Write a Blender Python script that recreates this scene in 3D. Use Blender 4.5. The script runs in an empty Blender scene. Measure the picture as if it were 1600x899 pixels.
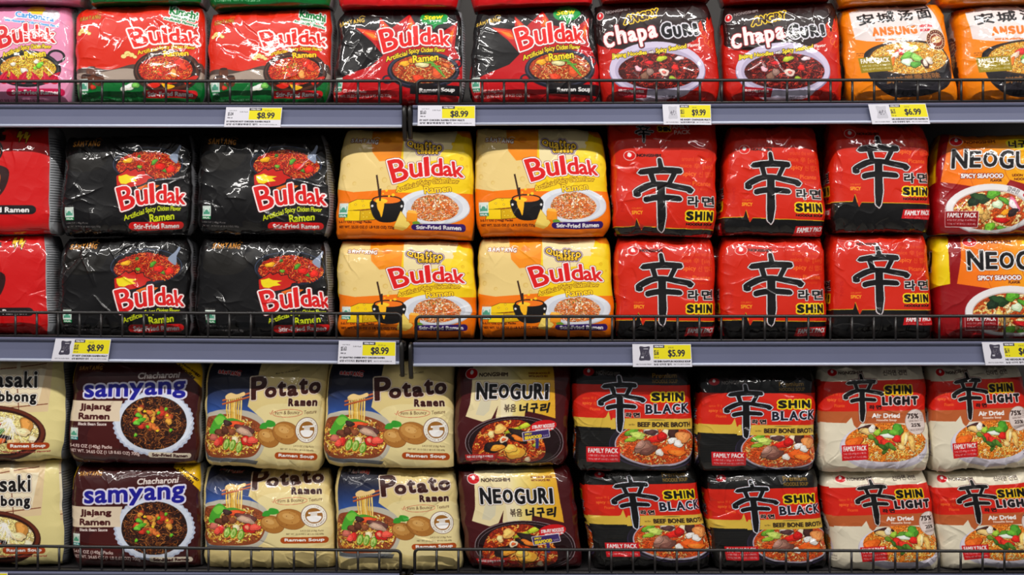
import bpy, math
import numpy as np
from mathutils import Vector
scene = bpy.context.scene
COL = scene.collection
# ---------------------------------------------------------------- camera, sky, lamps, exposure
ZC = 1.30                 # camera height above the floor
DIST = 2.0                # camera to the shelf fronts (plane y = 0)
cam_data = bpy.data.cameras.new('camera'); cam_data.sensor_width = 36; cam_data.lens = 45
cam = bpy.data.objects.new('camera', cam_data); COL.objects.link(cam)
cam.location = (0, -DIST, ZC); cam.rotation_euler = (math.radians(90), 0, 0)
scene.camera = cam
world = bpy.data.worlds.new('store_ambience'); scene.world = world; world.use_nodes = True
world.node_tree.nodes['Background'].inputs[0].default_value = (.90, .93, 1.0, 1)
world.node_tree.nodes['Background'].inputs[1].default_value = .13
def ceiling_lamp(x, y, z, sx, sy, watts, tilt=0, col=(1, .965, .92)):
    d = bpy.data.lights.new('ceiling_lamp', 'AREA'); d.shape = 'RECTANGLE'; d.size = sx; d.size_y = sy; d.energy = watts; d.color = col
    o = bpy.data.objects.new('ceiling_lamp', d); COL.objects.link(o); o.location = (x, y, z); o.rotation_euler = (math.radians(tilt), 0, 0)
for x in (-2.1, -.7, .7, 2.1):            # row of fluorescent battens over the aisle
    ceiling_lamp(x, -1.30, 2.85, 1.25, .05, 30, 32)
for x in (-1.4, 1.4):                     # the next row, over the far side of the aisle
    ceiling_lamp(x, -2.6, 2.9, 1.25, .06, 9, 40)
vs = scene.view_settings
vs.view_transform = 'Standard'; vs.look = 'None'; vs.gamma = 1; vs.use_curve_mapping = False; vs.exposure = -0.42

# ---------------------------------------------------------------- helpers
def at(px, py, y=0.0):
    """millimetres on the shelf-front plane -> point at depth y"""
    k = (DIST+y)/DIST
    return Vector(((px-800)/1000*k, y, ZC-(py-449.5)/1000*k))
def link(name, me, parent=None):
    o = bpy.data.objects.new(name, me); COL.objects.link(o)
    if parent is not None: o.parent = parent; o.matrix_parent_inverse = parent.matrix_world.inverted()
    return o
def empty(name, loc):
    o = bpy.data.objects.new(name, None); COL.objects.link(o); o.location = loc; o.empty_display_size = .05
    o.matrix_world.translation = Vector(loc)
    return o
def tag(o, label=None, cat=None, group=None, kind=None):
    for k, v in (('label', label), ('category', cat), ('group', group), ('kind', kind)):
        if v: o[k] = v
    return o
def srgb(c):
    c = np.asarray(c, float)/255; return tuple(np.where(c <= .04045, c/12.92, ((c+.055)/1.055)**2.4))+(1,)
def mat(name, col, rough=.5, metal=0, spec=.5, coat=0, noise=0, nscale=60, bump=0):
    m = bpy.data.materials.new(name); m.use_nodes = True; nt = m.node_tree; b = nt.nodes['Principled BSDF']
    b.inputs['Base Color'].default_value = srgb(col); b.inputs['Roughness'].default_value = rough; b.inputs['Metallic'].default_value = metal
    b.inputs['Specular IOR Level'].default_value = spec; b.inputs['Coat Weight'].default_value = coat; b.inputs['Coat Roughness'].default_value = .08
    if noise or bump:
        t = nt.nodes.new('ShaderNodeTexCoord'); n = nt.nodes.new('ShaderNodeTexNoise'); n.inputs['Scale'].default_value = nscale; n.inputs['Detail'].default_value = 5
        nt.links.new(t.outputs['Object'], n.inputs['Vector'])
        if noise:
            r = nt.nodes.new('ShaderNodeMix'); r.data_type = 'RGBA'; r.blend_type = 'MULTIPLY'; r.inputs[0].default_value = noise
            r.inputs[6].default_value = srgb(col); nt.links.new(n.outputs['Fac'], r.inputs[7]); nt.links.new(r.outputs[2], b.inputs['Base Color'])
        if bump:
            bp = nt.nodes.new('ShaderNodeBump'); bp.inputs['Strength'].default_value = bump; bp.inputs['Distance'].default_value = .001
            nt.links.new(n.outputs['Fac'], bp.inputs['Height']); nt.links.new(bp.outputs['Normal'], b.inputs['Normal'])
    return m
def print_mat(name, rough=.3, coat=.5, spec=.5, bump=.0):
    m = bpy.data.materials.new(name); m.use_nodes = True; nt = m.node_tree; b = nt.nodes['Principled BSDF']
    a = nt.nodes.new('ShaderNodeVertexColor'); a.layer_name = 'print'; nt.links.new(a.outputs['Color'], b.inputs['Base Color'])
    b.inputs['Roughness'].default_value = rough; b.inputs['Specular IOR Level'].default_value = spec
    b.inputs['Coat Weight'].default_value = coat; b.inputs['Coat Roughness'].default_value = .035
    if bump:
        t = nt.nodes.new('ShaderNodeTexCoord'); n = nt.nodes.new('ShaderNodeTexNoise'); n.inputs['Scale'].default_value = 55; n.inputs['Detail'].default_value = 3
        nt.links.new(t.outputs['Object'], n.inputs['Vector']); bp = nt.nodes.new('ShaderNodeBump'); bp.inputs['Strength'].default_value = bump; bp.inputs['Distance'].default_value = .004
        nt.links.new(n.outputs['Fac'], bp.inputs['Height'])
        for k in ('Normal', 'Coat Normal'): nt.links.new(bp.outputs['Normal'], b.inputs[k])
    return m
class MB:
    def __init__(s): s.v = []; s.f = []
    def add(s, v, f):
        n = len(s.v); s.v += [tuple(p) for p in v]; s.f += [tuple(i+n for i in q) for q in f]
    def box(s, x0, y0, z0, x1, y1, z1):
        s.add([(x, y, z) for z in (z0, z1) for y in (y0, y1) for x in (x0, x1)], [(0, 2, 3, 1), (4, 5, 7, 6), (0, 1, 5, 4), (2, 6, 7, 3), (0, 4, 6, 2), (1, 3, 7, 5)])
    def tube(s, pts, r, n=8):
        P = [Vector(p) for p in pts]; vs = []
        for i, p in enumerate(P):
            d = (P[min(i+1, len(P)-1)]-P[max(i-1, 0)]).normalized(); a = d.orthogonal() if abs(d.y) > .9 else d.cross(Vector((0, 1, 0))); a.normalize(); b = d.cross(a)
            vs += [p+(a*math.cos(2*math.pi*k/n)+b*math.sin(2*math.pi*k/n))*r for k in range(n)]
        fs = [(i*n+k, i*n+(k+1) % n, (i+1)*n+(k+1) % n, (i+1)*n+k) for i in range(len(P)-1) for k in range(n)]
        fs += [tuple(range(n))[::-1], tuple((len(P)-1)*n+k for k in range(n))]
        s.add(vs, fs)
    def extrude(s, prof, a, b):
        """profile of (y, z) offsets swept from point a to point b"""
        n = len(prof); vs = [(a[0], a[1]+y, a[2]+z) for y, z in prof]+[(b[0], b[1]+y, b[2]+z) for y, z in prof]
        s.add(vs, [(i, (i+1) % n, n+(i+1) % n, n+i) for i in range(n)]+[tuple(range(n))[::-1], tuple(range(n, 2*n))])
    def build(s, name, m, parent=None, smooth=False):
        me = bpy.data.meshes.new(name); me.from_pydata(s.v, [], s.f); me.update()
        me.polygons.foreach_set('use_smooth', [smooth]*len(me.polygons))
        import bmesh
        bm = bmesh.new(); bm.from_mesh(me); bmesh.ops.recalc_face_normals(bm, faces=bm.faces); bm.to_mesh(me); bm.free()
        me.materials.append(m)
        return link(name, me, parent)
# ---------------------------------------------------------------- the setting
M_FLOOR = mat('floor_tile', (176, 172, 164), .35, noise=.25, nscale=6)
M_BACK = mat('back_board', (52, 48, 46), .6, noise=.3, nscale=20)
M_BLACK = mat('black_powder_coat', (26, 22, 21), .42, spec=.6, noise=.25, nscale=300)
M_DECK = mat('dark_shelf_steel', (58, 55, 56), .45, noise=.3, nscale=90)
M_RAIL = mat('blue_grey_rail', (108, 112, 138), .28, spec=.6, noise=.18, nscale=9)
M_LIP = mat('pale_rail_lip', (188, 194, 214), .25, spec=.7)
b = MB(); b.box(-2.6, -3.6, -.02, 2.6, .62, 0); tag(b.build('floor', M_FLOOR), kind='structure')
b = MB(); b.box(-1.15, .50, 0, 1.15, .52, 2.2); tag(b.build('wall_back', M_BACK), kind='structure')
# ---------------------------------------------------------------- shelves
#   rail corners in millimetres: left end top/bottom, right end top/bottom
SHELVES = [('upper', 'left', -150, 163.5, 200.5, 628, 165, 200), ('upper', 'right', 645, 164.8, 197.8, 1750, 159.6, 192.6),
           ('middle', 'left', -150, 526, 565, 624, 532, 570), ('middle', 'right', 646, 535.5, 575.5, 1750, 533.5, 570),
           ('lowest', 'left', -150, 892.5, 931, 624, 897, 934), ('lowest', 'right', 646, 898.5, 937, 1750, 897.5, 934)]
DECK = {}
for tier, side, xa, ta, ba, xb, tb, bb in SHELVES:
    A, B = at(xa, ta), at(xb, tb); ha, hb = (ba-ta)/1000, (bb-tb)/1000; h = (ha+hb)/2
    root = empty('shelf', (A+B)/2)
    tag(root, f'{tier} dark steel shelf of the {side} bay with blue-grey price rail', 'shelf', 'shelves of noodle packs')
    d = MB(); d.extrude([(.006, 0), (.49, 0), (.49, -.018), (.012, -.018), (.012, -h*.7), (.006, -h*.7)], A, B); d.build('deck', M_DECK, root)
    r = MB(); r.extrude([(.006, .0), (-.002, .0), (-.004, -.0015), (-.003, -.004), (0, -.0055), (.0005, -h*.5), (-.0005, -h+.006), (-.003, -h+.0045), (.002, -h+.003), (.006, -h+.003)], A, B)
    rail = r.build('price_rail', M_RAIL, root)
    l = MB(); l.extrude([(-.0015+.0035*math.cos(t), -h+.0032+.0026*math.sin(t)) for t in np.linspace(0, 2*math.pi, 12, endpoint=False)], A, B); l.build('lower_lip', M_LIP, rail, True)
    e = MB(); s = 1 if side == 'left' else -1; x = (B if side == 'left' else A)+Vector((s*.0042, 0, 0))
    e.tube([x+Vector(p) for p in ((0, .012, -.005), (0, .002, -.003), (0, -.004, -.005), (0, -.0055, -.011), (0, -.004, -h*.5), (0, -.003, -h+.004), (0, .001, -h-.006), (0, .006, -h-.012), (0, .0085, -h-.018))], .0036, 10)
    e.box(x.x-.003, .008, x.z-.0178, x.x+.003, .40, x.z-.003)
    e.build('bracket_end', M_BLACK, root, True)
    DECK[tier, side] = (A.z+B.z)/2
# slotted upright where the two bays meet
u = MB(); u.box(at(635, 0).x-.011, .40, 0, at(635, 0).x+.011, .46, 2.2)
for k in range(40): u.box(at(635, 0).x-.003, .398, .2+k*.05, at(635, 0).x+.003, .4, .225+k*.05)
tag(u.build('shelf_upright', M_BLACK), 'black slotted upright post behind the packs where both bays meet', 'post')
# ---------------------------------------------------------------- wire fences on the shelf fronts
#   first wire x, last wire x, spacing, top-wire y at both ends, rounded end
FENCES = [('upper', 'left', -140.5, 626, 33.35, 127.4, 126.4, 161), ('upper', 'right', 651.5, 1740, 34.05, 126.2, 124.6, 160),
          ('middle', 'left', -143, 626, 33.4, 488, 490.5, 527), ('middle', 'right', 650, 1740, 34.1, 495, 494, 531),
          ('lowest', 'left', -141, 626, 33.35, 851.5, 861, 891), ('lowest', 'right', 648, 1740, 34.1, 858.5, 862.5, 896)]
FY = .004
for tier, side, xa, xb, sp, ya, yb, yl in FENCES:
    n = int(round((xb-xa)/sp)); sp = (xb-xa)/n
    root = empty('wire_fence', at((xa+xb)/2, yl, FY))
    tag(root, f'black wire fence along the front of the {tier} shelf, {side} bay', 'shelf fence', 'wire fences on the shelf fronts')
    top = lambda x: ya+(yb-ya)*(x-xa)/(xb-xa)
    _s = [q for q in SHELVES if q[:2] == (tier, side)][0]
    low = lambda x: _s[3]+(_s[6]-_s[3])*(x-_s[2])/(_s[5]-_s[2])-2.6
    hoop = []                                   # top wire turning down at the bay joint
    rr = 7
    if side == 'left':
        hoop = [at(xa, top(xa), FY)]+[at(x, top(x), FY) for x in np.linspace(xa, xb-rr, 6)[1:]]+[at(xb-rr+rr*math.sin(t), top(xb)+rr-rr*math.cos(t), FY) for t in np.linspace(.3, math.pi/2, 5)]+[at(xb, low(xb), FY)]
    else:
        hoop = [at(xa, low(xa), FY)]+[at(xa+rr-rr*math.cos(t), top(xa)+rr-rr*math.sin(t), FY) for t in np.linspace(0, math.pi/2-.3, 5)]+[at(x, top(x), FY) for x in np.linspace(xa+rr, xb, 6)]
    m = MB(); m.tube(hoop, .0025); m.build('top_wire', M_BLACK, root, True)
    m = MB(); m.tube([at(xa, low(xa), FY), at(xb, low(xb), FY)], .0019); m.build('bottom_wire', M_BLACK, root, True)
    for k in range(n+1):
        if (side == 'left' and k == n) or (side == 'right' and k == 0): continue
        x = xa+sp*k
        m = MB(); m.tube([at(x, top(x)+.5, FY), at(x, low(x)-.6, FY), at(x, low(x)+.2, FY+.003)], .0020); m.build('upright_wire', M_BLACK, root, True)
# ---------------------------------------------------------------- printed artwork
# A small painter: flat print (letters, bands, pictures of bowls) is drawn into
# a numpy raster and then stored as the colour attribute of the wrapper's mesh.
# Coordinates are millimetres on the shelf front (x right, y down).
GRID = 1.5         # colour samples per millimetre
SUP = 3             # supersampling of the painter
_glyph = {}
def glyph_edges(s):
    if s in _glyph: return _glyph[s]
    c = bpy.data.curves.new('lettering', 'FONT'); c.body = s; c.resolution_u = 3
    o = bpy.data.objects.new('lettering', c)
    m = o.to_mesh()
    v = np.empty(len(m.vertices)*3, np.float32); m.vertices.foreach_get('co', v); v = v.reshape(-1, 3)[:, :2]
    e = np.empty(len(m.edges)*2, np.int32); m.edges.foreach_get('vertices', e); e = e.reshape(-1, 2)
    le = np.empty(len(m.loops), np.int32); m.loops.foreach_get('edge_index', le)
    e = e[np.bincount(le, minlength=len(e)) == 1]
    p = v[e]                                   # (n, 2 ends, 2)
    lo = p.reshape(-1, 2).min(0); hi = p.reshape(-1, 2).max(0)
    p = (p-lo)/np.maximum(hi-lo, 1e-6); p[..., 1] = 1-p[..., 1]
    o.to_mesh_clear(); bpy.data.objects.remove(o); bpy.data.curves.remove(c)
    _glyph[s] = p
    return p
def scan(p, W, H):
    """even-odd fill of edge list p (n,2,2) in canvas pixels -> mask, ox, oy"""
    x0 = max(0, int(np.floor(p[..., 0].min()))-1); x1 = min(W, int(np.ceil(p[..., 0].max()))+2)
    y0 = max(0, int(np.floor(p[..., 1].min()))-1); y1 = min(H, int(np.ceil(p[..., 1].max()))+2)
    if x1 <= x0 or y1 <= y0: return None
    d = np.zeros((y1-y0, x1-x0+1), np.int32)
    a, b = p[:, 0], p[:, 1]
    sw = a[:, 1] > b[:, 1]
    a2 = np.where(sw[:, None], b, a); b2 = np.where(sw[:, None], a, b)
    r0 = np.clip(np.ceil(a2[:, 1]-.5), y0, y1).astype(int); r1 = np.clip(np.ceil(b2[:, 1]-.5), y0, y1).astype(int)
    n = np.maximum(r1-r0, 0)
    k = np.repeat(np.arange(len(n)), n)
    if len(k):
        row = r0[k]+np.arange(len(k))-np.repeat(np.cumsum(n)-n, n)
        t = (row+.5-a2[k, 1])/(b2[k, 1]-a2[k, 1])
        x = a2[k, 0]+t*(b2[k, 0]-a2[k, 0])
        col = np.clip(np.ceil(x-.5), x0, x1).astype(int)
        np.add.at(d, (row-y0, col-x0), 1)
    return (np.cumsum(d, 1)[:, :-1] & 1).astype(bool), x0, y0
def ring(pts):
    p = np.asarray(pts, np.float32)
    return np.stack([p, np.roll(p, -1, 0)], 1)
def smooth(pts, n=6):
    p = np.asarray(pts, float); out = []
    for i in range(len(p)):
        a, b, c, d = p[i-1], p[i], p[(i+1) % len(p)], p[(i+2) % len(p)]
        for k in range(n):
            t = k/n
            out.append(.5*(2*b+(c-a)*t+(2*a-5*b+4*c-d)*t*t+(3*b-a-3*c+d)*t**3))
    return np.array(out)
def dilate(m, r):
    """grow a mask by r pixels, returns mask padded by ceil(r)+1"""
    q = int(np.ceil(r))+1
    z = np.pad(m, q); out = z.copy(); H, W = z.shape
    offs = set()
    for rr in np.arange(r, 0, -2.0):
        n = max(8, int(rr*5))
        for k in range(n):
            t = 2*np.pi*k/n
            offs.add((int(round(rr*np.sin(t))), int(round(rr*np.cos(t)))))
    for dy, dx in offs:
        out[max(0, dy):H+min(0, dy), max(0, dx):W+min(0, dx)] |= z[max(0, -dy):H+min(0, -dy), max(0, -dx):W+min(0, -dx)]
    return out, q
def quad(q):
    if len(q) == 4 and np.isscalar(q[0]):
        x0, y0, x1, y1 = q; q = [(x0, y0), (x1, y0), (x1, y1), (x0, y1)]
    return np.asarray(q, np.float32)
def warp(p, q):
    q = quad(q); u = p[..., :1]; v = p[..., 1:]
    return (1-u)*(1-v)*q[0]+u*(1-v)*q[1]+u*v*q[2]+(1-u)*v*q[3]
def sub(Q, box):          # unit-square box inside quad Q -> quad
    x0, y0, x1, y1 = box if np.isscalar(box[0]) else (0, 0, 0, 0)
    b = quad(box)
    return warp(b, Q)

class Art:
    def __init__(s, box, col):
        s.box = box; x0, y0, x1, y1 = box
        s.W = int(round((x1-x0)*GRID))*SUP; s.H = int(round((y1-y0)*GRID))*SUP
        s.k = np.array([s.W/(x1-x0), s.H/(y1-y0)], np.float32); s.o = np.array([x0, y0], np.float32)
        s.f = GRID*SUP
        s.im = np.empty((s.H, s.W, 3), np.float32); s.im[:] = col
        s.clip = None
    def c(s, p): return (np.asarray(p, np.float32)-s.o)*s.k
    def put(s, m, ox, oy, col, al=1.0):
        h, w = m.shape
        ax, ay = max(0, ox), max(0, oy); bx, by = min(s.W, ox+w), min(s.H, oy+h)
        if bx <= ax or by <= ay: return
        mm = m[ay-oy:by-oy, ax-ox:bx-ox]
        if s.clip is not None: mm = mm & s.clip[ay:by, ax:bx]
        R = s.im[ay:by, ax:bx]
        if callable(col):
            yy, xx = np.nonzero(mm)
            C = col((xx+ax)/s.k[0]+s.o[0], (yy+ay)/s.k[1]+s.o[1])
        else: C = np.asarray(col, np.float32)
        R[mm] = R[mm]*(1-al)+C*al
    def edges(s, p, col, al=1.0, b=0, o=()):
        r = scan(s.c(p), s.W+400, s.H+400) if not o and not b else s._scan_pad(s.c(p))
        if r is None: return
        m, ox, oy = r
        if b:
            m, q = dilate(m, b*s.f); ox -= q; oy -= q
        for w, oc in sorted(o, key=lambda t: -t[0]):
            mm, q = dilate(m, w*s.f); s.put(mm, ox-q, oy-q, oc)
        s.put(m, ox, oy, col, al)
    def _scan_pad(s, p):
        r = scan(p+200, s.W+400, s.H+400)
        return None if r is None else (r[0], r[1]-200, r[2]-200)
    def P(s, pts, col, al=1.0, o=()): s.edges(ring(pts), col, al, 0, o)
    def B(s, pts, col, al=1.0, o=()): s.edges(ring(smooth(pts)), col, al, 0, o)     # blob
    def R(s, x0, y0, x1, y1, col, al=1.0): s.P([(x0, y0), (x1, y0), (x1, y1), (x0, y1)], col, al)
    def ell(s, cx, cy, rx, ry, rot=0, n=40):
        t = np.linspace(0, 2*np.pi, n, endpoint=False); x = rx*np.cos(t); y = ry*np.sin(t); r = np.radians(rot)
        return np.stack([cx+x*np.cos(r)-y*np.sin(r), cy+x*np.sin(r)+y*np.cos(r)], 1)
    def E(s, cx, cy, rx, ry, col, rot=0, al=1.0, o=()): s.edges(ring(s.ell(cx, cy, rx, ry, rot)), col, al, 0, o)
    def ribbon(s, pts, w):
        p = np.asarray(pts, float); d = np.gradient(p, axis=0); d /= np.maximum(np.linalg.norm(d, axis=1), 1e-6)[:, None]
        nrm = np.stack([-d[:, 1], d[:, 0]], 1); w = np.broadcast_to(np.asarray(w, float), (len(p),))[:, None]/2
        return np.concatenate([p+nrm*w, (p-nrm*w)[::-1]])
    def S(s, pts, w, col, al=1.0, o=()): s.edges(ring(s.ribbon(pts, w)), col, al, 0, o)
    def strokes(s, lst, col, o=(), al=1.0):      # brush strokes joined into one mark
        ms = []
        for pts, w in lst:
            p = np.asarray(pts, float)
            if len(p) > 2: p = smooth(p)[:-6]; p = np.vstack([p, pts[-1]])
            n = len(p); ww = np.interp(np.linspace(0, 1, n), np.linspace(0, 1, len(w)), w) if not np.isscalar(w) else np.full(n, w)
            ms.append(s._scan_pad(s.c(ring(s.ribbon(p, ww)))))
            for i in (0, n-1): ms.append(s._scan_pad(s.c(ring(s.ell(p[i][0], p[i][1], ww[i]/2, ww[i]/2.4)))))
        s._union([m for m in ms if m], col, o, al)
    def _union(s, ms, col, o, al=1.0):
        x0 = min(m[1] for m in ms); y0 = min(m[2] for m in ms)
        x1 = max(m[1]+m[0].shape[1] for m in ms); y1 = max(m[2]+m[0].shape[0] for m in ms)
        M = np.zeros((y1-y0, x1-x0), bool)
        for m, ox, oy in ms: M[oy-y0:oy-y0+m.shape[0], ox-x0:ox-x0+m.shape[1]] |= m
        for w, oc in sorted(o, key=lambda t: -t[0]):
            mm, q = dilate(M, w*s.f); s.put(mm, x0-q, y0-q, oc)
        s.put(M, x0, y0, col, al)
    def T(s, text, q, col, b=0.0, o=(), al=1.0):
        """text stretched so that its ink fills quad q"""
        q = quad(q)
        if b:
            c = q.mean(0); ext = np.maximum(np.abs(q-c).max(0), .1); q = c+(q-c)*np.maximum(1-b/ext, .3)
        s.edges(warp(glyph_edges(text), q), col, al, b, o)
    def letters(s, lst, col, b=0.0, o=()):
        ms = []
        for ch, q in lst:
            q = quad(q)
            if b: c = q.mean(0); ext = np.maximum(np.abs(q-c).max(0), .1); q = c+(q-c)*np.maximum(1-b/ext, .3)
            m, ox, oy = s._scan_pad(s.c(warp(glyph_edges(ch), q)))
            if b: m, d = dilate(m, b*s.f); ox -= d; oy -= d
            ms.append((m, ox, oy))
        s._union(ms, col, o)
    def clip_to(s, pts):
        r = s._scan_pad(s.c(ring(pts))); s.clip = np.zeros((s.H, s.W), bool)
        if r is None: return
        m, ox, oy = r; h, w = m.shape
        ax, ay = max(0, ox), max(0, oy); bx, by = min(s.W, ox+w), min(s.H, oy+h)
        if bx > ax and by > ay: s.clip[ay:by, ax:bx] = m[ay-oy:by-oy, ax-ox:bx-ox]
    def strands(s, cx, cy, rx, ry, cols, n, seed, w=1.5, ln=11, dark=None, curl=1.6, rot=0, spread=180):
        """curly noodles scattered through an ellipse"""
        g = np.random.default_rng(seed)
        for i in range(int(n*1.35)):
            r = np.sqrt(g.random()); t = g.random()*2*np.pi
            x, y = cx+rx*r*np.cos(t), cy+ry*r*np.sin(t)
            a = np.radians(rot+(g.random()-.5)*2*spread/2); cv = (g.random()-.5)*2*curl
            m = 7; st = ln*(.6+.8*g.random())/m; pts = []; ph = g.random()*6
            for j in range(m):
                pts.append((x, y)); x += st*np.cos(a); y += st*.8*np.sin(a); a += cv/m*1.8+.25*np.sin(ph+j*2.)
            c = np.array(cols[int(g.integers(len(cols)))], float)*(.88+.2*g.random())
            ww = w*(.75+.5*g.random())
            s.S(pts, ww+.9, dark if dark is not None else c*.45, .75)
            s.S(pts, ww, np.clip(c, 0, 255))
            if ww > 1: s.S(np.asarray(pts)-[0, ww*.18], ww*.3, np.clip(c*1.25+14, 0, 255), .7)
        s.mottle(.16, seed)
    def mottle(s, k, seed):            # fine photographic grain of the printed dish
        if s.clip is None: return
        g = np.random.default_rng(seed); n = np.kron(g.random((s.H//5+1, s.W//5+1)), np.ones((5, 5)))[:s.H, :s.W]; n = (n+np.roll(n, 2, 0)+np.roll(n, 2, 1))/3
        s.im[s.clip] = np.clip(s.im[s.clip]*(1+k*4*(n[s.clip]-.5))[:, None], 0, 255)
    def specks(s, cx, cy, rx, ry, cols, n, seed, r=1.2):
        g = np.random.default_rng(seed)
        for i in range(n):
            q = np.sqrt(g.random()); t = g.random()*6.283
            s.E(cx+rx*q*np.cos(t), cy+ry*q*np.sin(t), r*(.5+g.random()), r*(.4+.7*g.random()), cols[int(g.integers(len(cols)))], g.random()*180)
    def bits(s, lst):         # toppings: (x, y, rx, ry, rot, colour) with a soft rim and light side
        for x, y, rx, ry, rot, c in lst:
            c = np.array(c, float); g = np.random.default_rng(int(x*7+y*13)); t = np.linspace(0, 2*np.pi, 40, endpoint=False)
            k = 1+.13*np.sin(2*t+g.random()*6)+.10*np.sin(3*t+g.random()*6)+.06*np.sin(5*t+g.random()*6); e = np.array([x, y]); w = (s.ell(x, y, rx, ry, rot)-e)*k[:, None]
            s.P(e+w*1.08+[0, .5], c*.42, .85); s.P(e+w, c)
            s.P(e+w*.62-[rx*.14, ry*.2], np.clip(c*1.14+14, 0, 255), .75)
            for i in range(int(2+rx*ry/14)):
                q = e+(g.random(2)-.5)*[rx, ry]*1.1; s.S([q, q+(g.random(2)-.5)*[rx, ry]*.7], .45+.5*g.random(), c*.72 if i % 2 else np.clip(c*1.2+26, 0, 255), .6)
    def out(s, ink=1.08, dens=1.14):        # ink saturation and density of the print
        im = s.im.reshape(s.H//SUP, SUP, s.W//SUP, SUP, 3).mean((1, 3)); lum = im.mean(2, keepdims=True)
        return 255*(np.clip(lum+(im-lum)*ink, 0, 255)/255)**dens

WHITE = (244, 242, 240); BLACK = (18, 16, 17)
def jitter_word(a, w, Q, col, b, o, amp=.16, seed=1):
    g = np.random.default_rng(seed); n = len(w); L = []
    for i, ch in enumerate(w):
        d = (g.random()-.5)*2*amp; x0 = i/n+.02; x1 = (i+1)/n-.005
        L.append((ch, sub(Q, (x0, max(0, d), x1, 1+min(0, d)))))
    a.letters(L, col, b, o)
def samyang(a, Q, col, dark=None, w=.7):
    Q = quad(Q); o = [(w, dark)] if dark is not None else []
    jitter_word(a, 'SAMYANG', Q, col, .35, o, .2, 4)
    p = sub(Q, (.80, -.42, 1.04, -.1))
    a.S([p[3], (p[0]+p[1])/2, p[2]], .9, col)
def nongshim(a, cx, cy, rx, ry, tq, col, rim=WHITE, red=(205, 24, 34)):
    a.E(cx, cy, rx+.9, ry+.9, rim); a.E(cx, cy, rx, ry, red)
    a.B([(cx-.05*rx, cy-.75*ry), (cx+.3*rx, cy-.3*ry), (cx+.12*rx, cy+.2*ry), (cx-.2*rx, cy+.1*ry), (cx-.28*rx, cy-.3*ry)], WHITE)
    a.T('NONGSHIM', tq, col, .25)
def halal(a, x0, y0, x1, y1, teal=(20, 130, 95)):
    h = y1-y0; w = x1-x0
    a.R(x0, y0, x1, y1, (222, 232, 224)); a.R(x0, y0+h*.76, x1, y1, teal)
    a.T('HALAL', (x0+w*.1, y0+h*.81, x1-w*.1, y1-h*.05), WHITE, .12)
    a.E((x0+x1)/2, y0+h*.42, w*.2, h*.14, (95, 165, 140)); a.R(x0+w*.18, y0+h*.44, x1-w*.18, y0+h*.64, (95, 165, 140))
    for f in (.14, .86): a.R(x0+w*f-.5, y0+h*.2, x0+w*f+.5, y0+h*.66, (95, 165, 140))
    a.T('KMF HALAL', (x0, y0-3.2, x1, y0-.8), (150, 145, 140))
def pill(a, q, col, text, tcol, inset=(.09, .2, .91, .8), o=()):
    q = quad(q); h = np.linalg.norm(q[3]-q[0]); w = np.linalg.norm(q[1]-q[0]); r = h/2/w
    t = np.linspace(-np.pi/2, np.pi/2, 9)
    u = [(1-r+r*np.cos(k), .5+.5*np.sin(k)) for k in t]+[(r-r*np.cos(k), .5-.5*np.sin(k)) for k in t]
    a.P(warp(np.array(u, np.float32), q), col, 1, o)
    a.T(text, sub(q, inset), tcol, .35)
_BD = [('B', [(497, 298), (612, 270), (660, 430), (546, 462)]), ('u', [(650, 318), (738, 306), (750, 412), (664, 425)]),
       ('l', [(750, 268), (784, 262), (796, 405), (764, 411)]), ('d', [(800, 276), (880, 274), (888, 405), (806, 406)]),
       ('a', [(888, 325), (945, 328), (957, 408), (888, 406)]), ('k', [(945, 296), (1022, 300), (1026, 414), (960, 412)])]
def buldak(a, Q, red=(214, 34, 36), line=(120, 18, 26), suby=(240, 205, 40), subo=(60, 30, 10), white=WHITE):
    f = lambda pts: warp((np.array(pts, np.float32)-[490, 262])/[535, 200], Q)
    for t, q, b in (('Artificial', [(562, 492), (716, 446), (720, 480), (568, 530)], .3), ('Spicy', [(726, 438), (806, 426), (806, 472), (730, 482)], .3),
                    ('Chicken', [(815, 426), (905, 420), (905, 458), (815, 462)], .3), ('Flavor', [(914, 424), (994, 428), (992, 458), (914, 458)], .3),
                    ('Ramen', [(755, 484), (942, 468), (944, 518), (762, 540)], .55)):
        a.T(t, f(q), suby, b, [(.75, subo)] if subo is not None else [])
    L = [(c, f(q)) for c, q in _BD]
    a.letters(L, red, .85, [(1.9, white), (2.5, line)])
_XIN = [([(.44, .0), (.47, .14)], [.085, .11]), ([(.10, .185), (.30, .16), (.55, .15), (.80, .165)], [.10, .13, .13, .12]),
        ([(.28, .2), (.34, .36)], [.11, .10]), ([(.70, .2), (.60, .35)], [.10, .09]),
        ([(.03, .50), (.17, .39), (.42, .345), (.70, .375), (.985, .44)], [.12, .13, .10, .11, .12]),
        ([(.18, .575), (.42, .535), (.79, .555)], [.12, .12, .11]), ([(.45, .36), (.455, .62), (.455, .80), (.435, .985)], [.16, .16, .17, .08])]
def xin(a, box, rim=(225, 222, 222), w=1.5, ink=(16, 14, 15)):
    x0, y0, x1, y1 = box; L = []
    s = (x1-x0+(y1-y0)*.75)/2
    for pts, wd in _XIN:
        L.append(([(x0+(x1-x0)*p, y0+(y1-y0)*q) for p, q in pts], [k*s*.93 for k in wd]))
    a.strokes(L, ink, [(w, rim), (w+.5, (90, 20, 18))])
    g = np.random.default_rng(5)                     # dry-brush scratches
    for x, y in ((.2, .45), (.8, .41), (.5, .165), (.3, .36), (.78, .4)):
        a.S([(x0+(x1-x0)*(x-.08), y0+(y1-y0)*(y+.02)), (x0+(x1-x0)*x, y0+(y1-y0)*(y-.012)), (x0+(x1-x0)*(x+.1), y0+(y1-y0)*(y+.01))], [.2, .6, .2], (150, 146, 148), .8)
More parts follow.
